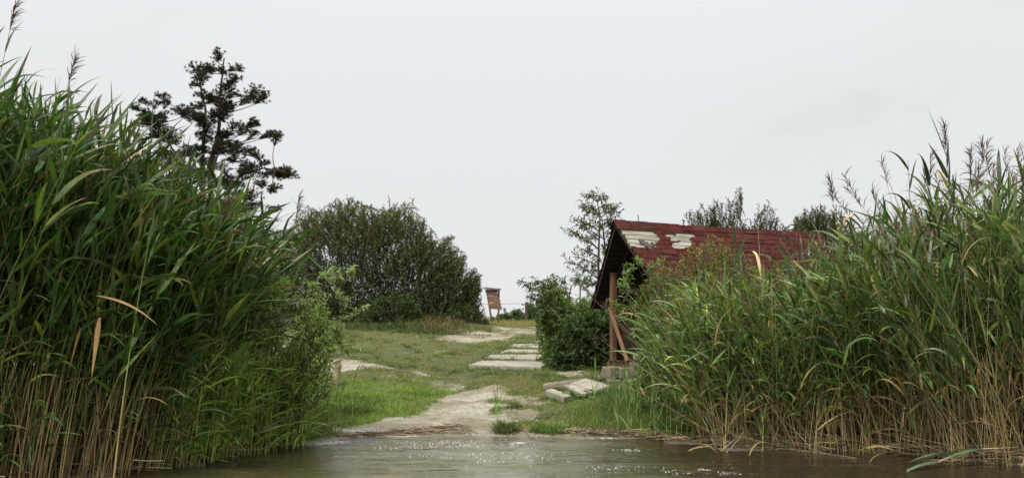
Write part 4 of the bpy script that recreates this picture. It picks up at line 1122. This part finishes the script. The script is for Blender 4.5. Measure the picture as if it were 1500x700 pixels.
for i in range(60):
    x = -3.75 + 1.15 * (i + rn.random()) / 60; hh = float(np.interp(x, HLx, HLz)) / 2.62
    sp.append((x, float(shore(x)) + rn.uniform(-.22, .12), hh * rn.uniform(.86, 1.02), rn.uniform(-.25, .2)))
plant_set(pl, sp, [(-3.25, 'green reed stalk at the front of the left reed bed, near the photo edge'), (-2.8, 'green reed stalk at the front of the left reed bed, midway along'), (99, 'green reed stalk at the front of the left reed bed, nearest the landing')], 'reeds along the front of the left bed')
pr = [reed_plant(330 + k, 2.3, (rn.uniform(-.75, -.15), rn.uniform(-.2, .05)), 9, (-.22, -.1, 0), (.11, .18, .052), s0=.35, L=(.26, .50), W=(.018, .034), droop=(0, 1.4)) for k in range(8)]
sp = []
for i in range(70):
    x = 1.75 + 2.75 * (i + rn.random()) / 70; hh = float(np.interp(x, HRx, HRz)) / 2.3
    sp.append((x, float(shore(x)) + rn.uniform(-.08, .3), hh * rn.uniform(.8, 1.02), rn.uniform(-.3, .3)))
plant_set(pr, sp, [(2.6, 'green reed stalk at the front of the right reed bed, before the red roof'), (3.5, 'green reed stalk at the front of the right reed bed, midway along'), (99, 'green reed stalk at the front of the right reed bed, near the photo edge')], 'reeds along the front of the right bed')
def top_reed(seed, px, pytop, Y, lean, label, **k):
    """a reed whose tip stands at a given place; base on the ground under it"""
    t = P(px, pytop, Y); kw = dict(nleaf=6, wind=(.3, 0, 0), green=(.04, .075, .024), s0=.55); kw.update(k)
    bx_ = t[0] - lean; by = Y; zb = float(Gz(bx_, by)) - .04
    H = math.hypot(t[2] - zb - (.2 if kw.get('plume') else 0), lean)
    o = reed_plant(seed, H, (lean, 0.0), kw.pop('nleaf'), kw.pop('wind'), kw.pop('green'), **kw)
    o.location = (bx_, by, zb); tag(o, label, 'reed'); return o
top_reed(401, 100, 85, 7.7, .55, 'tall reed with a feathery plume, second plume from the left edge', plume=True, nleaf=4, droop=(.5, .9))
top_reed(402, 14, 8, 7.4, .55, 'tallest left reed with a plume cut by the left edge of the photo', plume=True, nleaf=5)
top_reed(403, 163, 145, 7.8, .5, 'thin reed with a bare spiky tip, right of the plumed pair', nleaf=3)
top_reed(404, 40, 110, 7.2, .6, 'broad-leaved tall reed arching right near the left edge', nleaf=7, W=(.03, .042))
top_reed(405, 433, 290, 9.4, .3, 'thin reed with a small plume where the left bed ends', plume=True, nleaf=3)
top_reed(406, 240, 190, 8.2, .45, 'reed with an upright broad leaf in front of the pine', nleaf=7, W=(.03, .04), rise=1.7, droop=(.1, .5))
top_reed(411, 1386, 186, 8.3, -.12, 'highest right reed with broad upright leaves under its plume', plume=True, nleaf=8, W=(.034, .048), s0=.72, rise=1.5, droop=(-.1, .5), wind=(-.1, 0, 0), green=(.03, .055, .02))
top_reed(412, 1422, 222, 8.5, .05, 'right reed with a drooping brownish plume beside the highest one', plume=True, nleaf=4, wind=(-.2, 0, 0))
top_reed(413, 1330, 235, 8.6, -.1, 'slim right reed with a spiky tip left of the highest one', nleaf=6, s0=.6, wind=(-.1, 0, 0), green=(.03, .055, .02))
top_reed(414, 1221, 265, 9.2, -.25, 'lone thin cane with a seed head above the end of the red roof', plume=True, nleaf=2, deadstem=True, r0=.003, wind=(-.1, 0, 0))
top_reed(415, 1440, 210, 9.4, -.1, 'very thin cane against the cloud near the right edge', plume=True, nleaf=2, r0=.003, wind=(-.1, 0, 0))
top_reed(416, 1497, 250, 8.4, .1, 'reed with a plume cut by the right edge of the photo', plume=True, nleaf=5, wind=(.1, 0, 0))
top_reed(417, 1172, 345, 8.9, -.2, 'long pale straw cane in front of the far roof end', nleaf=1, deadstem=True, r0=.005, wind=(-.1, 0, 0))
top_reed(418, 1110, 330, 9.0, -.1, 'pale upright straw cane in front of the middle of the roof', nleaf=1, deadstem=True, r0=.0045, wind=(-.1, 0, 0))
top_reed(419, 1290, 300, 8.7, -.9, 'long straw cane leaning far left out of the right bed', nleaf=1, deadstem=True, r0=.005, wind=(-.1, 0, 0))
top_reed(420, 1465, 255, 8.3, .12, 'dark reed with broad leaves near the right edge', nleaf=8, s0=.62, W=(.03, .044), rise=1.3, wind=(.1, 0, 0), green=(.03, .055, .02))
top_reed(421, 1360, 262, 8.2, -.2, 'dark reed with arching leaves below the highest plume', nleaf=8, s0=.62, W=(.03, .044), rise=1.0, wind=(-.1, 0, 0), green=(.03, .055, .02))
top_reed(422, 1078, 352, 8.9, .1, 'reed with one broad dark upright leaf before the roof', nleaf=5, s0=.6, W=(.028, .04), rise=1.8, droop=(0, .5), wind=(.1, 0, 0))
# a broken dry leaf pair hanging in the left bed
def dry_leaf_reed():
    Y = 6.95; b = P(165, 690, Y)
    o = reed_plant(431, 2.0, (.30, 0), 0, (.3, 0, 0), (.09, .15, .04), r0=.007); o.location = (b[0], Y, -.03)
    rng = np.random.default_rng(8)
    for (x0, y0, dx_, dy_, L, w, dr) in ((142, 433, .85, -.1, .50, .030, .75), (146, 465, -.10, -1, .42, .045, .1), (118, 480, -.25, -1, .30, .03, .2)):
        p = P(x0, y0, Y - .06) - np.array(o.location); g = Geo()
        ribbons(g, p[None], np.array([[dx_, -.1, dy_]]), L, w, 10, dr, np.zeros(3), rng, np.array([(.40, .24, .10)]), roll=.2)
        g.obj('dry_leaf', [M_REED], o)
    tag(o, 'reed with bent orange-brown dead leaves in the left bed', 'reed')
dry_leaf_reed()
def bent_reed():
    Y = 7.9; o = empty('fallen_reed', tuple(P(1490, 662, Y))); off = np.array(o.location); tag(o, 'fallen reed stem with drooping leaves lying over the water at the right', 'reed')
    ps = np.array([[P(1490, 655, 8.0), P(1440, 657, 7.9), P(1400, 664, 7.85), P(1375, 676, 7.8)]]) - off
    g = Geo(); tubes(g, ps, np.full((1, 4), .006), STRAW, sides=5); g.obj('stem', [M_STEM], o)
    rng = np.random.default_rng(9)
    for j in range(7):
        g = Geo(); ribbons(g, ps[0, 1 + j % 3][None], np.array([[-1, -.25 - .05 * j, .15 * rng.random()]]), .35 + .12 * rng.random(), .035, 8, .5, np.zeros(3), rng, np.array([(.14, .19, .11)]) * (.7 + .5 * rng.random()), roll=.6); g.obj('leaf', [M_REED], o)
bent_reed()

# ------------------------------------------------------------------ herbs, young shoots, grass
# light willow shrubs at the bed edges
def pshrub(name, label, prof, Y, depth, n, leaf, col, seed, **k):
    kw = dict(nstem=6, inner=.1, dens_top=.4, up=.7, stem_r=.008, mat=M_YOUNG); kw.update(k)
    return shrub(name, label, 'shrub', prof, Y, depth, n, kw.pop('twl', .24), kw.pop('nl', 16), leaf, col, seed, **kw)
pshrub('young_willow', 'light silvery green young willow at the right end of the left reeds', [(340, 450), (368, 422), (400, 402), (435, 408), (465, 428), (484, 456), (490, 500)], 8.9, .40, 700, (.05, .012, .4), green((.21, .31, .09), (.34, .38, .20), .3), 81, dens_top=.3, low=.5)
drawn_tree('willow_sprig', 'two leafy silvery willow sprigs reaching right from the left reeds', 'shrub', 9.4,
    [[(400, 640), (430, 520), (460, 450), (478, 410)], [(410, 640), (450, 530), (485, 460), (510, 405)]],
    [(478, 402), (497, 408), (512, 402), (520, 470), (500, 440), (517, 505), (490, 480), (470, 430), (460, 420), (505, 490), (440, 440), (520, 455), (480, 500), (512, 515)], (.058, .016, .7), 82, tw=.17, ntw=6, nl=13, mats=(M_YOUNG, M_BARK), col=green((.20, .26, .12), (.32, .36, .22), .3), trunk_r=.007, depth=.12)
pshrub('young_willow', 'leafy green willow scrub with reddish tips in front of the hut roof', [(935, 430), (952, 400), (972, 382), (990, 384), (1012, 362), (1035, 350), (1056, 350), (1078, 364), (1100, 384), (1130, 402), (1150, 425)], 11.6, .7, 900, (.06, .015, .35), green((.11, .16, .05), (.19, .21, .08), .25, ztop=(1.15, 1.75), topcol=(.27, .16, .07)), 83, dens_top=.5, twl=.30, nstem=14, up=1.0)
pshrub('young_willow', 'bright green leafy shoots at the left edge of the right reeds', [(930, 540), (938, 500), (950, 455), (970, 425), (990, 420), (1015, 440), (1040, 470)], 10.6, .45, 420, (.085, .013, .5), green((.12, .19, .06), (.22, .28, .12), .25), 84, dens_top=.1, twl=.32, nl=13)
drawn_tree('willow_sprig', 'leafy sprigs reaching left across the dark hut opening', 'shrub', 11.4,
    [[(985, 640), (975, 520), (950, 430), (935, 392)], [(1000, 640), (990, 540), (950, 460), (925, 425)]],
    [(928, 392), (938, 385), (915, 428), (900, 443), (925, 445), (918, 470), (950, 400), (960, 420), (930, 480), (940, 470), (955, 450), (918, 412), (965, 385)], (.07, .016, .7), 85, tw=.18, ntw=4, nl=10, mats=(M_YOUNG, M_BARK), col=green((.15, .22, .08), (.26, .31, .15), .25), trunk_r=.006, depth=.15)

def tuft(name, label, px, py, nb, h, spread, col, seed, cat='grass tuft', width=.006, group=None, droop=(.3, 1.4), tip=None, mound=.0):
    rng = np.random.default_rng(seed); q = hit(px, py); g = Geo()
    a = rng.uniform(0, 6.28, nb); r = np.sqrt(rng.random(nb)) * spread
    B = np.stack([np.cos(a) * r, np.sin(a) * r, mound * (1 - (r / spread) ** 2) - .01], 1)
    D = np.stack([np.cos(a) * .5, np.sin(a) * .5, np.full(nb, 1.0)], 1) + rng.normal(0, .28, (nb, 3))
    ribbons(g, B, D, h * rng.uniform(.5, 1.1, nb), width * rng.uniform(.7, 1.3, nb), 5, rng.uniform(*droop, nb), np.zeros(3), rng, jitcol(rng, nb, col, .25), prof='grass', tipcol=tip)
    if mound:
        th = np.linspace(0, 6.283, 13)[:-1]
        V = [[0, 0, mound]] + [[math.cos(t) * spread * .55, math.sin(t) * spread * .55, mound * .7] for t in th] + [[math.cos(t) * spread * .95, math.sin(t) * spread * .95, -.03] for t in th]
        T = [[0, 1 + i, 1 + (i + 1) % 12] for i in range(12)]; Qd = [[1 + i, 13 + i, 13 + (i + 1) % 12, 1 + (i + 1) % 12] for i in range(12)]
        V = np.array(V); V[1:] += rng.normal(0, .006, (24, 3)); g.add(V, Q=Qd, T=T, C=(.06, .045, .03))
    o = g.obj(name, [M_GRASS]); o.location = q; tag(o, label, cat, group); return o
tuft('grass_tuft', 'round green grass tuft with brown roots at the centre of the waterline', 741, 634, 420, .15, .12, (.10, .13, .035), 501, mound=.07, droop=(.2, 1.6))
tuft('grass_tuft', 'bright low grass clump right of the round tuft at the waterline', 805, 632, 420, .11, .19, (.09, .17, .03), 502, mound=.03, width=.008)
tuft('grass_tuft', 'small dark tuft among the foam left of the debris line', 542, 640, 160, .07, .06, (.06, .09, .03), 503, mound=.03)
tuft('grass_tuft', 'grass tuft round the foot of the wooden stake', 480, 566, 600, .16, .28, (.06, .11, .03), 504)
tuft('grass_tuft', 'dark brownish grass tuft on the edge of the sandy landing', 515, 604, 420, .12, .22, (.09, .10, .035), 505, mound=.03)
tuft('grass_tuft', 'grass growing thick below the nearest path slab', 735, 549, 650, .10, .42, (.07, .12, .03), 506)
tuft('grass_tuft', 'grass clump at the right end of the path slabs', 812, 522, 500, .18, .25, (.075, .13, .035), 507)
tuft('grass_tuft', 'grass overgrowing the right side of the tumbled slabs', 888, 576, 500, .14, .20, (.06, .12, .03), 508)
def broadleaf():
    q = hit(834, 590); root = empty('broadleaf_plant', tuple(q)); tag(root, 'low plant with round bright leaves in front of the tumbled slabs', 'plant')
    rng = np.random.default_rng(12)
    for k in range(15):
        a = rng.uniform(0, 6.28); r = rng.uniform(.04, .26); c = np.array([math.cos(a) * r * 1.2, math.sin(a) * r * .6, .07 + rng.random() * .12])
        g = Geo(); d = np.array([math.cos(a), math.sin(a) - .4, .2])
        ribbons(g, c[None], d[None], .09 + .05 * rng.random(), .075, 6, .9, np.zeros(3), rng, jitcol(rng, 1, (.10, .17, .05), .2), prof='leaf', roll=.2)
        tubes(g, np.array([[[0, 0, 0], c * .6 + [0, 0, .02], c]]), np.full((1, 3), .003), (.1, .14, .05))
        g.obj('leaf', [M_LEAF], root)
broadleaf()
# young light green shoots standing in front of the banks
ps = [reed_plant(350 + k, .75, (rn.uniform(-.12, .2), rn.uniform(-.1, .1)), 7, (.1, 0, 0), (.12, .21, .045), s0=.12, L=(.22, .40), W=(.012, .020), rise=2.0, droop=(0, .8), r0=.004, tan_to=.05) for k in range(7)]
sp = []
for i in range(70):
    px = rn.uniform(335, 500) if i < 52 else rn.uniform(160, 340); py = np.interp(px, [160, 340, 400, 500], [682, 668, 650, 625]) - rn.random() ** 2 * 38 + 4
    q = hit(px, py); sp.append((q[0], q[1], rn.uniform(.5, 1.1) * (1.1 if px < 440 else .65), rn.uniform(-3, 3)))
plant_set(ps, sp, [(-2.3, 'bright green young reed shoot at the foot of the tall left reeds'), (99, 'bright green young reed shoot in the grass left of the sandy landing')], 'young shoots at the left waterline', 'young reed')
ps = [reed_plant(360 + k, .7, (rn.uniform(-.15, .12), rn.uniform(-.1, .1)), 7, (-.1, 0, 0), (.12, .20, .05), s0=.12, L=(.22, .38), W=(.012, .020), rise=1.8, droop=(.1, 1.0), r0=.004, tan_to=.05) for k in range(7)]
sp = []
for i in range(75):
    px = rn.uniform(905, 1075) if i < 62 else rn.uniform(1080, 1400); py = np.interp(px, [900, 1000, 1100, 1400], [638, 646, 654, 672]) - rn.random() ** 1.6 * 55 + 4
    q = hit(px, py); sp.append((q[0], q[1], rn.uniform(.45, 1.0), rn.uniform(-3, 3)))
plant_set(ps, sp, [(1.6, 'bright green young reed shoot in the grass right of the landing'), (99, 'bright green young reed shoot at the foot of the right reeds')], 'young shoots at the right waterline', 'young reed')
for (sd_, px, py, h, lb) in ((371, 871, 592, .50, 'single bright upright shoot in front of the tumbled slabs'), (372, 899, 584, .34, 'arching bright shoot right of the tumbled slabs'), (373, 516, 610, .40, 'single bright shoot at the left edge of the sandy landing'), (374, 727, 622, .30, 'thin short shoot on the sand left of the round tuft'), (375, 1117, 662, .35, 'small bright shoot standing in the water before the right reeds')):
    q = hit(px, py); o = reed_plant(sd_, h, (.01, 0), 5, (.05, 0, 0), (.14, .24, .055), s0=.1, L=(.2, .34), W=(.016, .024), rise=2.6, droop=(0, .6), r0=.005, tan_to=.05)
    o.location = (q[0], q[1], q[2] - .02); tag(o, lb, 'young reed')

# turf: blades where the bank is not bare
def turf():
    rng = np.random.default_rng(600)
    g = Geo()
    def area(n, x0, x1, y0, y1, hmul, wid, K, seedk, power=1.0, thr=.42):
        X = rng.uniform(x0, x1, n); Y = y0 + (y1 - y0) * rng.random(n) ** power
        t = Y - shore(X); m = sand_mask(X, Y)
        cl = fbm(X * 2.2, Y * 2.2, 41)
        k = (t > .12) & (rng.random(n) > (m - .05) * 1.35) & (rng.random(n) < .35 + (cl > thr) * .9)
        k &= ~((np.abs(X - 3.5) < 2.3) & (Y > 14.6) & (Y < 17.6) & (X > 2.0))
        X, Y, cl, m = X[k], Y[k], cl[k], m[k]; n = len(X)
        tall = np.clip((cl - .5) * 5, 0, 1)
        dry = np.clip((fbm(X * .9, Y * .6, 43) - .42) * 4, 0, 1) * .8
        dry = np.maximum(dry, np.clip((Y - 30) / 5, 0, 1) * .9); 
        lushk = np.clip(1.2 - np.abs(X + 1.6) / 1.3, 0, 1) * np.clip((15.5 - Y) / 2, 0, 1) + np.clip(1.2 - np.abs(X - 1.3) / .9, 0, 1) * np.clip((13.5 - Y) / 2, 0, 1)
        dry = dry * (1 - np.clip(lushk, 0, 1) * .9)
        dry = np.where(rng.random(n) < .12, .9, dry)[:, None]
        c = np.array([.155, .195, .042]) * (1 - dry) + np.array([.27, .235, .095]) * dry
        c = c * (1 + rng.normal(0, .22, (n, 1))).clip(.4, 1.8)
        c = c * (1 + np.clip(lushk, 0, 1)[:, None] * np.array([.15, .45, 0]))
        H = (.022 + .05 * tall * rng.random(n) + .02 * rng.random(n)) * hmul * (1 + np.clip(lushk, 0, 1) * .9)
        H *= 1 + 1.8 * np.clip((Y - 32) / 4, 0, 1)
        B = np.stack([X, Y, Gz(X, Y) - .004], 1)
        D = rng.normal(0, .45, (n, 3)); D[:, 2] = 1
        ribbons(g, B, D, H, wid * rng.uniform(.7, 1.3, n), K, rng.uniform(.2, 1.2, n), np.zeros(3), rng, c.clip(.01, .6), prof='grass', roll=.7)
    area(150000, -4.2, 4.2, 9.3, 15, 1.0, .006, 2, 1)
    area(150000, -6, 5, 14.5, 23, 1.05, .009, 1, 2, .9)
    area(110000, -9, 6, 22, 34, 1.3, .014, 1, 3)
    area(50000, -8, 10, 33, 44, 1.6, .02, 1, 4)
    nt_ = 900
    X = rng.uniform(-5, 4.5, nt_); Y = 9.6 + 17 * rng.random(nt_) ** 1.2; m = sand_mask(X, Y)
    ok = (Y - shore(X) > .35) & ((m < .35) | (rng.random(nt_) < .08)) & (X < 2.2 + (Y < 14) * 3); X = X[ok]; Y = Y[ok]; nt_ = len(X)
    q = 70; hs_ = np.repeat(rng.uniform(.04, .13, nt_), q); sp_ = np.repeat(rng.uniform(.04, .16, nt_), q)
    col = np.repeat(np.array([.075, .125, .03]) * rng.uniform(.6, 1.5, (nt_, 1)) + rng.uniform(0, .05, (nt_, 1)) * np.array([1, .6, .2]), q, 0)
    BX = np.repeat(X, q) + rng.normal(0, 1, nt_ * q) * sp_; BY = np.repeat(Y, q) + rng.normal(0, 1, nt_ * q) * sp_
    D = rng.normal(0, .5, (nt_ * q, 3)); D[:, 2] = 1
    ribbons(g, np.stack([BX, BY, Gz(BX, BY) - .004], 1), D, hs_ * rng.uniform(.5, 1.2, nt_ * q), .008, 2, .9, np.zeros(3), rng, col * rng.uniform(.7, 1.3, (nt_ * q, 1)), prof='grass', roll=.7)
    for pts in SLAB_EDGES:                                  # grass creeping over the slab edges
        for a, b in zip(pts, np.roll(pts, -1, 0)):
            n = int(260 * np.linalg.norm(b - a)); t = rng.random(n)
            t = t[fbm(t * 5 + a[0] * 3, t * 0 + a[1], 15) > .42]; n = len(t)
            B = a + (b - a) * t[:, None]; B[:, :2] += (B[:, :2] - pts.mean(0)[:2]) * .04 + rng.normal(0, .03, (n, 2)); B[:, 2] = Gz(B[:, 0], B[:, 1]) - .005
            D = rng.normal(0, .4, (n, 3)); D[:, 2] = 1
            ribbons(g, B, D, rng.uniform(.06, .15, n), .008, 3, 1.0, np.zeros(3), rng, jitcol(rng, n, (.10, .155, .04), .3), prof='grass', roll=.7)
    # taller grass on both banks by the water
    def bank(n, px0, px1, py0, py1, h, col, wid=.007):
        px = rng.uniform(px0, px1, n); q = np.array([hit(a, b) for a, b in zip(px[:400], rng.uniform(min(py0, py1), max(py0, py1), 400))])
        i = rng.integers(0, len(q), n); B = q[i] + np.stack([rng.normal(0, .09, n), rng.normal(0, .09, n), np.zeros(n)], 1)
        ok = B[:, 1] - shore(B[:, 0]) > -.02; B = B[ok]; n = len(B); B[:, 2] = Gz(B[:, 0], B[:, 1]) - .01
        D = rng.normal(0, .35, (n, 3)); D[:, 2] = 1
        ribbons(g, B, D, h * rng.uniform(.4, 1.1, n), wid, 4, rng.uniform(.2, 1.6, n), np.zeros(3), rng, jitcol(rng, n, col, .32, alt=(.26, .23, .10), altp=.2), prof='grass')
    bank(6500, 400, 478, 640, 590, .24, (.14, .215, .04))
    bank(2500, 470, 520, 622, 596, .10, (.12, .18, .04))
    bank(3500, 380, 470, 600, 560, .26, (.085, .15, .035))
    bank(3000, 500, 560, 608, 585, .10, (.09, .15, .035))
    bank(5500, 850, 965, 634, 602, .18, (.12, .19, .04))
    bank(3500, 890, 990, 620, 585, .30, (.08, .15, .035))
    bank(3500, 960, 1100, 640, 610, .30, (.07, .13, .03))
    tag(g.obj('grass', [M_GRASS]), 'short worn grass and longer tufts covering the sandy bank', 'grass', None, 'stuff')
turf()
def weeds():
    rng = np.random.default_rng(610); g = Geo()
    n = 9000
    px = rng.uniform(425, 720, n); Y = rng.uniform(25.5, 29.5, n); X = (px - 750) / F * Y
    B = np.stack([X, Y, G0(X, Y)], 1); D = rng.normal(0, .3, (n, 3)); D[:, 2] = 1
    hh = (.10 + .22 * fbm(X * 1.2, Y, 8)) * rng.uniform(.5, 1.2, n) * np.clip((Y - 25) / 2.2, .25, 1) * np.clip(1.2 - np.clip((X + 2.0) / .9, 0, 1), .15, 1)
    dry = (fbm(X * .8, Y * .5, 90) + rng.normal(0, .08, n)) > .5
    c = np.where(dry[:, None], np.array([.15, .13, .055]), np.array([.07, .10, .03])) * rng.uniform(.6, 1.3, (n, 1))
    ribbons(g, B, D, hh, .022, 3, .6, np.zeros(3), rng, c, prof='leaf', roll=.8)
    tag(g.obj('weed_strip', [M_GRASS]), 'rough brownish weeds growing along the foot of the large dark shrub', 'weeds', None, 'stuff')
weeds()

# ------------------------------------------------------------------ litter, foam, sticks, pebbles
def litter():
    rng = np.random.default_rng(700); g = Geo()
    def lay(n, path, wid, L, zr, cols, rad=(.0015, .0045)):
        t = rng.random(n); path = np.array(path, float)
        px = np.interp(t, np.linspace(0, 1, len(path)), path[:, 0]); py = np.interp(t, np.linspace(0, 1, len(path)), path[:, 1])
        q = np.array([hit(a, b) for a, b in zip(px, py)]); q[:, 1] += rng.normal(0, wid, n); q[:, 0] += rng.normal(0, wid, n)
        z = np.maximum(Gz(q[:, 0], q[:, 1]), 0) + rng.uniform(.002, zr, n)
        a = rng.normal(0, .5, n); l = rng.uniform(*L, n)
        d = np.stack([np.cos(a), np.sin(a), rng.normal(0, .08, n)], 1) * l[:, None] / 2
        c = np.stack([q[:, 0], q[:, 1], z], 1)
        pts = np.stack([c - d, c + rng.normal(0, .006, (n, 3)), c + d], 1)
        co = np.array(cols)[rng.integers(0, len(cols), n)] * rng.uniform(.6, 1.3, (n, 1))
        tubes(g, pts, rng.uniform(*rad, n)[:, None] * np.ones((1, 3)), np.repeat(co[:, None], 3, 1), sides=3)
    cols = [(.30, .22, .13), (.18, .12, .07), (.42, .34, .22), (.10, .07, .045)]
    lay(150, [(600, 636), (640, 631), (668, 629), (690, 633)], .035, (.08, .3), .035, cols)
    lay(160, [(480, 640), (560, 639), (610, 636)], .03, (.06, .25), .02, cols)
    lay(420, [(835, 634), (880, 637), (930, 640), (1000, 646), (1080, 650)], .05, (.06, .3), .05, cols)
    lay(380, [(1050, 650), (1200, 655), (1350, 664), (1500, 682)], .12, (.1, .5), .12, cols)
    lay(330, [(20, 700), (150, 692), (300, 672), (390, 655)], .15, (.08, .3), .12, cols)
    lay(260, [(620, 628), (700, 600), (640, 590), (780, 610), (700, 575), (660, 610)], .35, (.015, .07), .006, cols, (.001, .0022))
    tag(g.obj('reed_litter', [M_STEM]), 'line of broken brown reed stems washed up along the waterline', 'debris', None, 'stuff')
litter()
def foam():
    rng = np.random.default_rng(710); g = Geo()
    th = np.linspace(0, 6.283, 7)[:-1]
    U = np.array([[0, 0, 1.0]] + [[.7 * math.cos(t), .7 * math.sin(t), .7] for t in th] + [[math.cos(t), math.sin(t), 0] for t in th])
    T = np.array([[0, 1 + i, 1 + (i + 1) % 6] for i in range(6)]); Q = np.array([[1 + i, 7 + i, 7 + (i + 1) % 6, 1 + (i + 1) % 6] for i in range(6)])
    def put(X, Y, r, z):
        n = len(X); V = U[None] * r[:, None, None]; V = V * np.array([1, 1, .7]); V = V + np.stack([X, Y, z], 1)[:, None]
        o = (np.arange(n) * 13)[:, None, None]
        g.add(V.reshape(-1, 3), Q=(Q[None] + o).reshape(-1, 4), T=(T[None] + o).reshape(-1, 3), C=(.7, .7, .7))
    def strip(n, path, wy, wx=.05):
        t = rng.random(n * 3); t = t[fbm(t * 14 + path[0][0], t * 0 + path[0][1], 9, 2) > .52][:n]; n = len(t); path = np.array(path, float)
        px = np.interp(t, np.linspace(0, 1, len(path)), path[:, 0]); py = np.interp(t, np.linspace(0, 1, len(path)), path[:, 1])
        Y = CH * F / (py - HZ); X = (px - 750) / F * Y; X = X + rng.normal(0, wx, n); Y = Y + rng.normal(0, wy, n)
        put(X, Y, rng.uniform(.002, .0065, n), np.maximum(Gz(X, Y), 0.0) * 1.0 + .001)
    strip(900, [(395, 656), (450, 652), (520, 645), (560, 641)], .05)
    strip(1100, [(480, 638), (520, 637), (570, 637)], .11)
    strip(420, [(560, 640), (620, 637), (700, 636), (730, 637)], .05)
    strip(320, [(720, 645), (745, 647), (766, 649)], .02, .015)
    strip(170, [(750, 637), (850, 640), (960, 646)], .04)
    strip(330, [(560, 650), (640, 655), (720, 668), (820, 668)], .28, .25)
    strip(260, [(600, 648), (700, 650), (780, 655)], .18, .2)
    strip(70, [(900, 658), (960, 662), (1040, 664)], .04)
    for (px, py, n, s) in ((1032, 688, 26, .03), (1060, 693, 14, .03), (980, 690, 10, .03), (1080, 695, 12, .04), (900, 686, 16, .06), (870, 685, 10, .05), (1000, 694, 14, .05), (1107, 696, 20, .03), (940, 684, 14, .08), (830, 677, 10, .03)):
        Y = CH * F / (py - HZ); X = (px - 750) / F * Y
        put(X + rng.normal(0, s, n), Y + rng.normal(0, s, n), rng.uniform(.002, .0065, n), np.full(n, .002))
    tag(g.obj('foam', [M_FOAM]), 'white foam bubbles floating in specks and along the waterline', 'foam', None, 'stuff')
foam()
def stick(pts, r, label, mat=M_STICK, seed=1):
    rng = np.random.default_rng(seed); pts = np.array(pts, float); off = pts.mean(0)
    t = np.linspace(0, 1, len(pts)); tn = np.linspace(0, 1, 9); q = np.stack([np.interp(tn, t, pts[:, k]) for k in range(3)], 1) - off
    q[1:-1] += rng.normal(0, r * .5, (7, 3)); g = Geo(); tubes(g, q[None], (r * np.linspace(1, .5, 9))[None], (.3, .22, .14), sides=6)
    o = g.obj('stick', [mat]); o.location = off; tag(o, label, 'stick')
def W(px, py, z=.004): Y = (CH - z) * F / (py - HZ); return P(px, py, Y)
stick([W(1010, 650, .01), W(1120, 655, .01), W(1200, 662, .004), W(1256, 671, .0)], .007, 'long thin straw-coloured stem floating in front of the right reeds')
stick([W(636, 632, .05), W(668, 627, .07), W(700, 634, .03)], .009, 'arched brown stick on the debris line at the landing', seed=2)
stick([W(560, 638, .04), W(620, 635, .05), W(655, 633, .03)], .008, 'straight brown stick lying left of the arched one on the debris line', seed=3)
stick([W(768, 628, .05), W(778, 640, .02), W(782, 641, .02)], .008, 'short pale stick between the round tuft and the bright clump', seed=4)
stick([W(850, 634, .06), W(885, 630, .12), W(920, 640, .03)], .007, 'curved dead stem on the waterline under the right grass', seed=5)
stick([W(1060, 668, -.02), W(1085, 640, .14)], .008, 'pale broken cane leaning up out of the water by the right reeds', seed=6)
stick([W(1052, 664, -.02), W(1090, 632, .16)], .008, 'second broken cane crossing the pale one by the right reeds', seed=7)
stick([W(384, 628, .33), W(430, 607, .36), W(470, 603, .36)], .004, 'thin dark twig leaning out over the water from the left bank', M_SIGNP, seed=8)
def pebbles():
    rng = np.random.default_rng(720); base = [rock_mesh('pebble', 1, 1, .6, M_STONE, 40 + k, .12) for k in range(4)]
    for i in range(46):
        px = rng.uniform(560, 790); py = rng.uniform(575, 634); q = hit(px, py)
        o = link('pebble', base[i % 4], None, (q[0], q[1], float(Gz(q[0], q[1]))), (0, 0, rng.uniform(0, 6))); s = rng.uniform(.008, .026); o.scale = (s, s, s)
        tag(o, 'small pebble on the sandy landing', 'pebble', 'pebbles scattered on the sand')
pebbles()
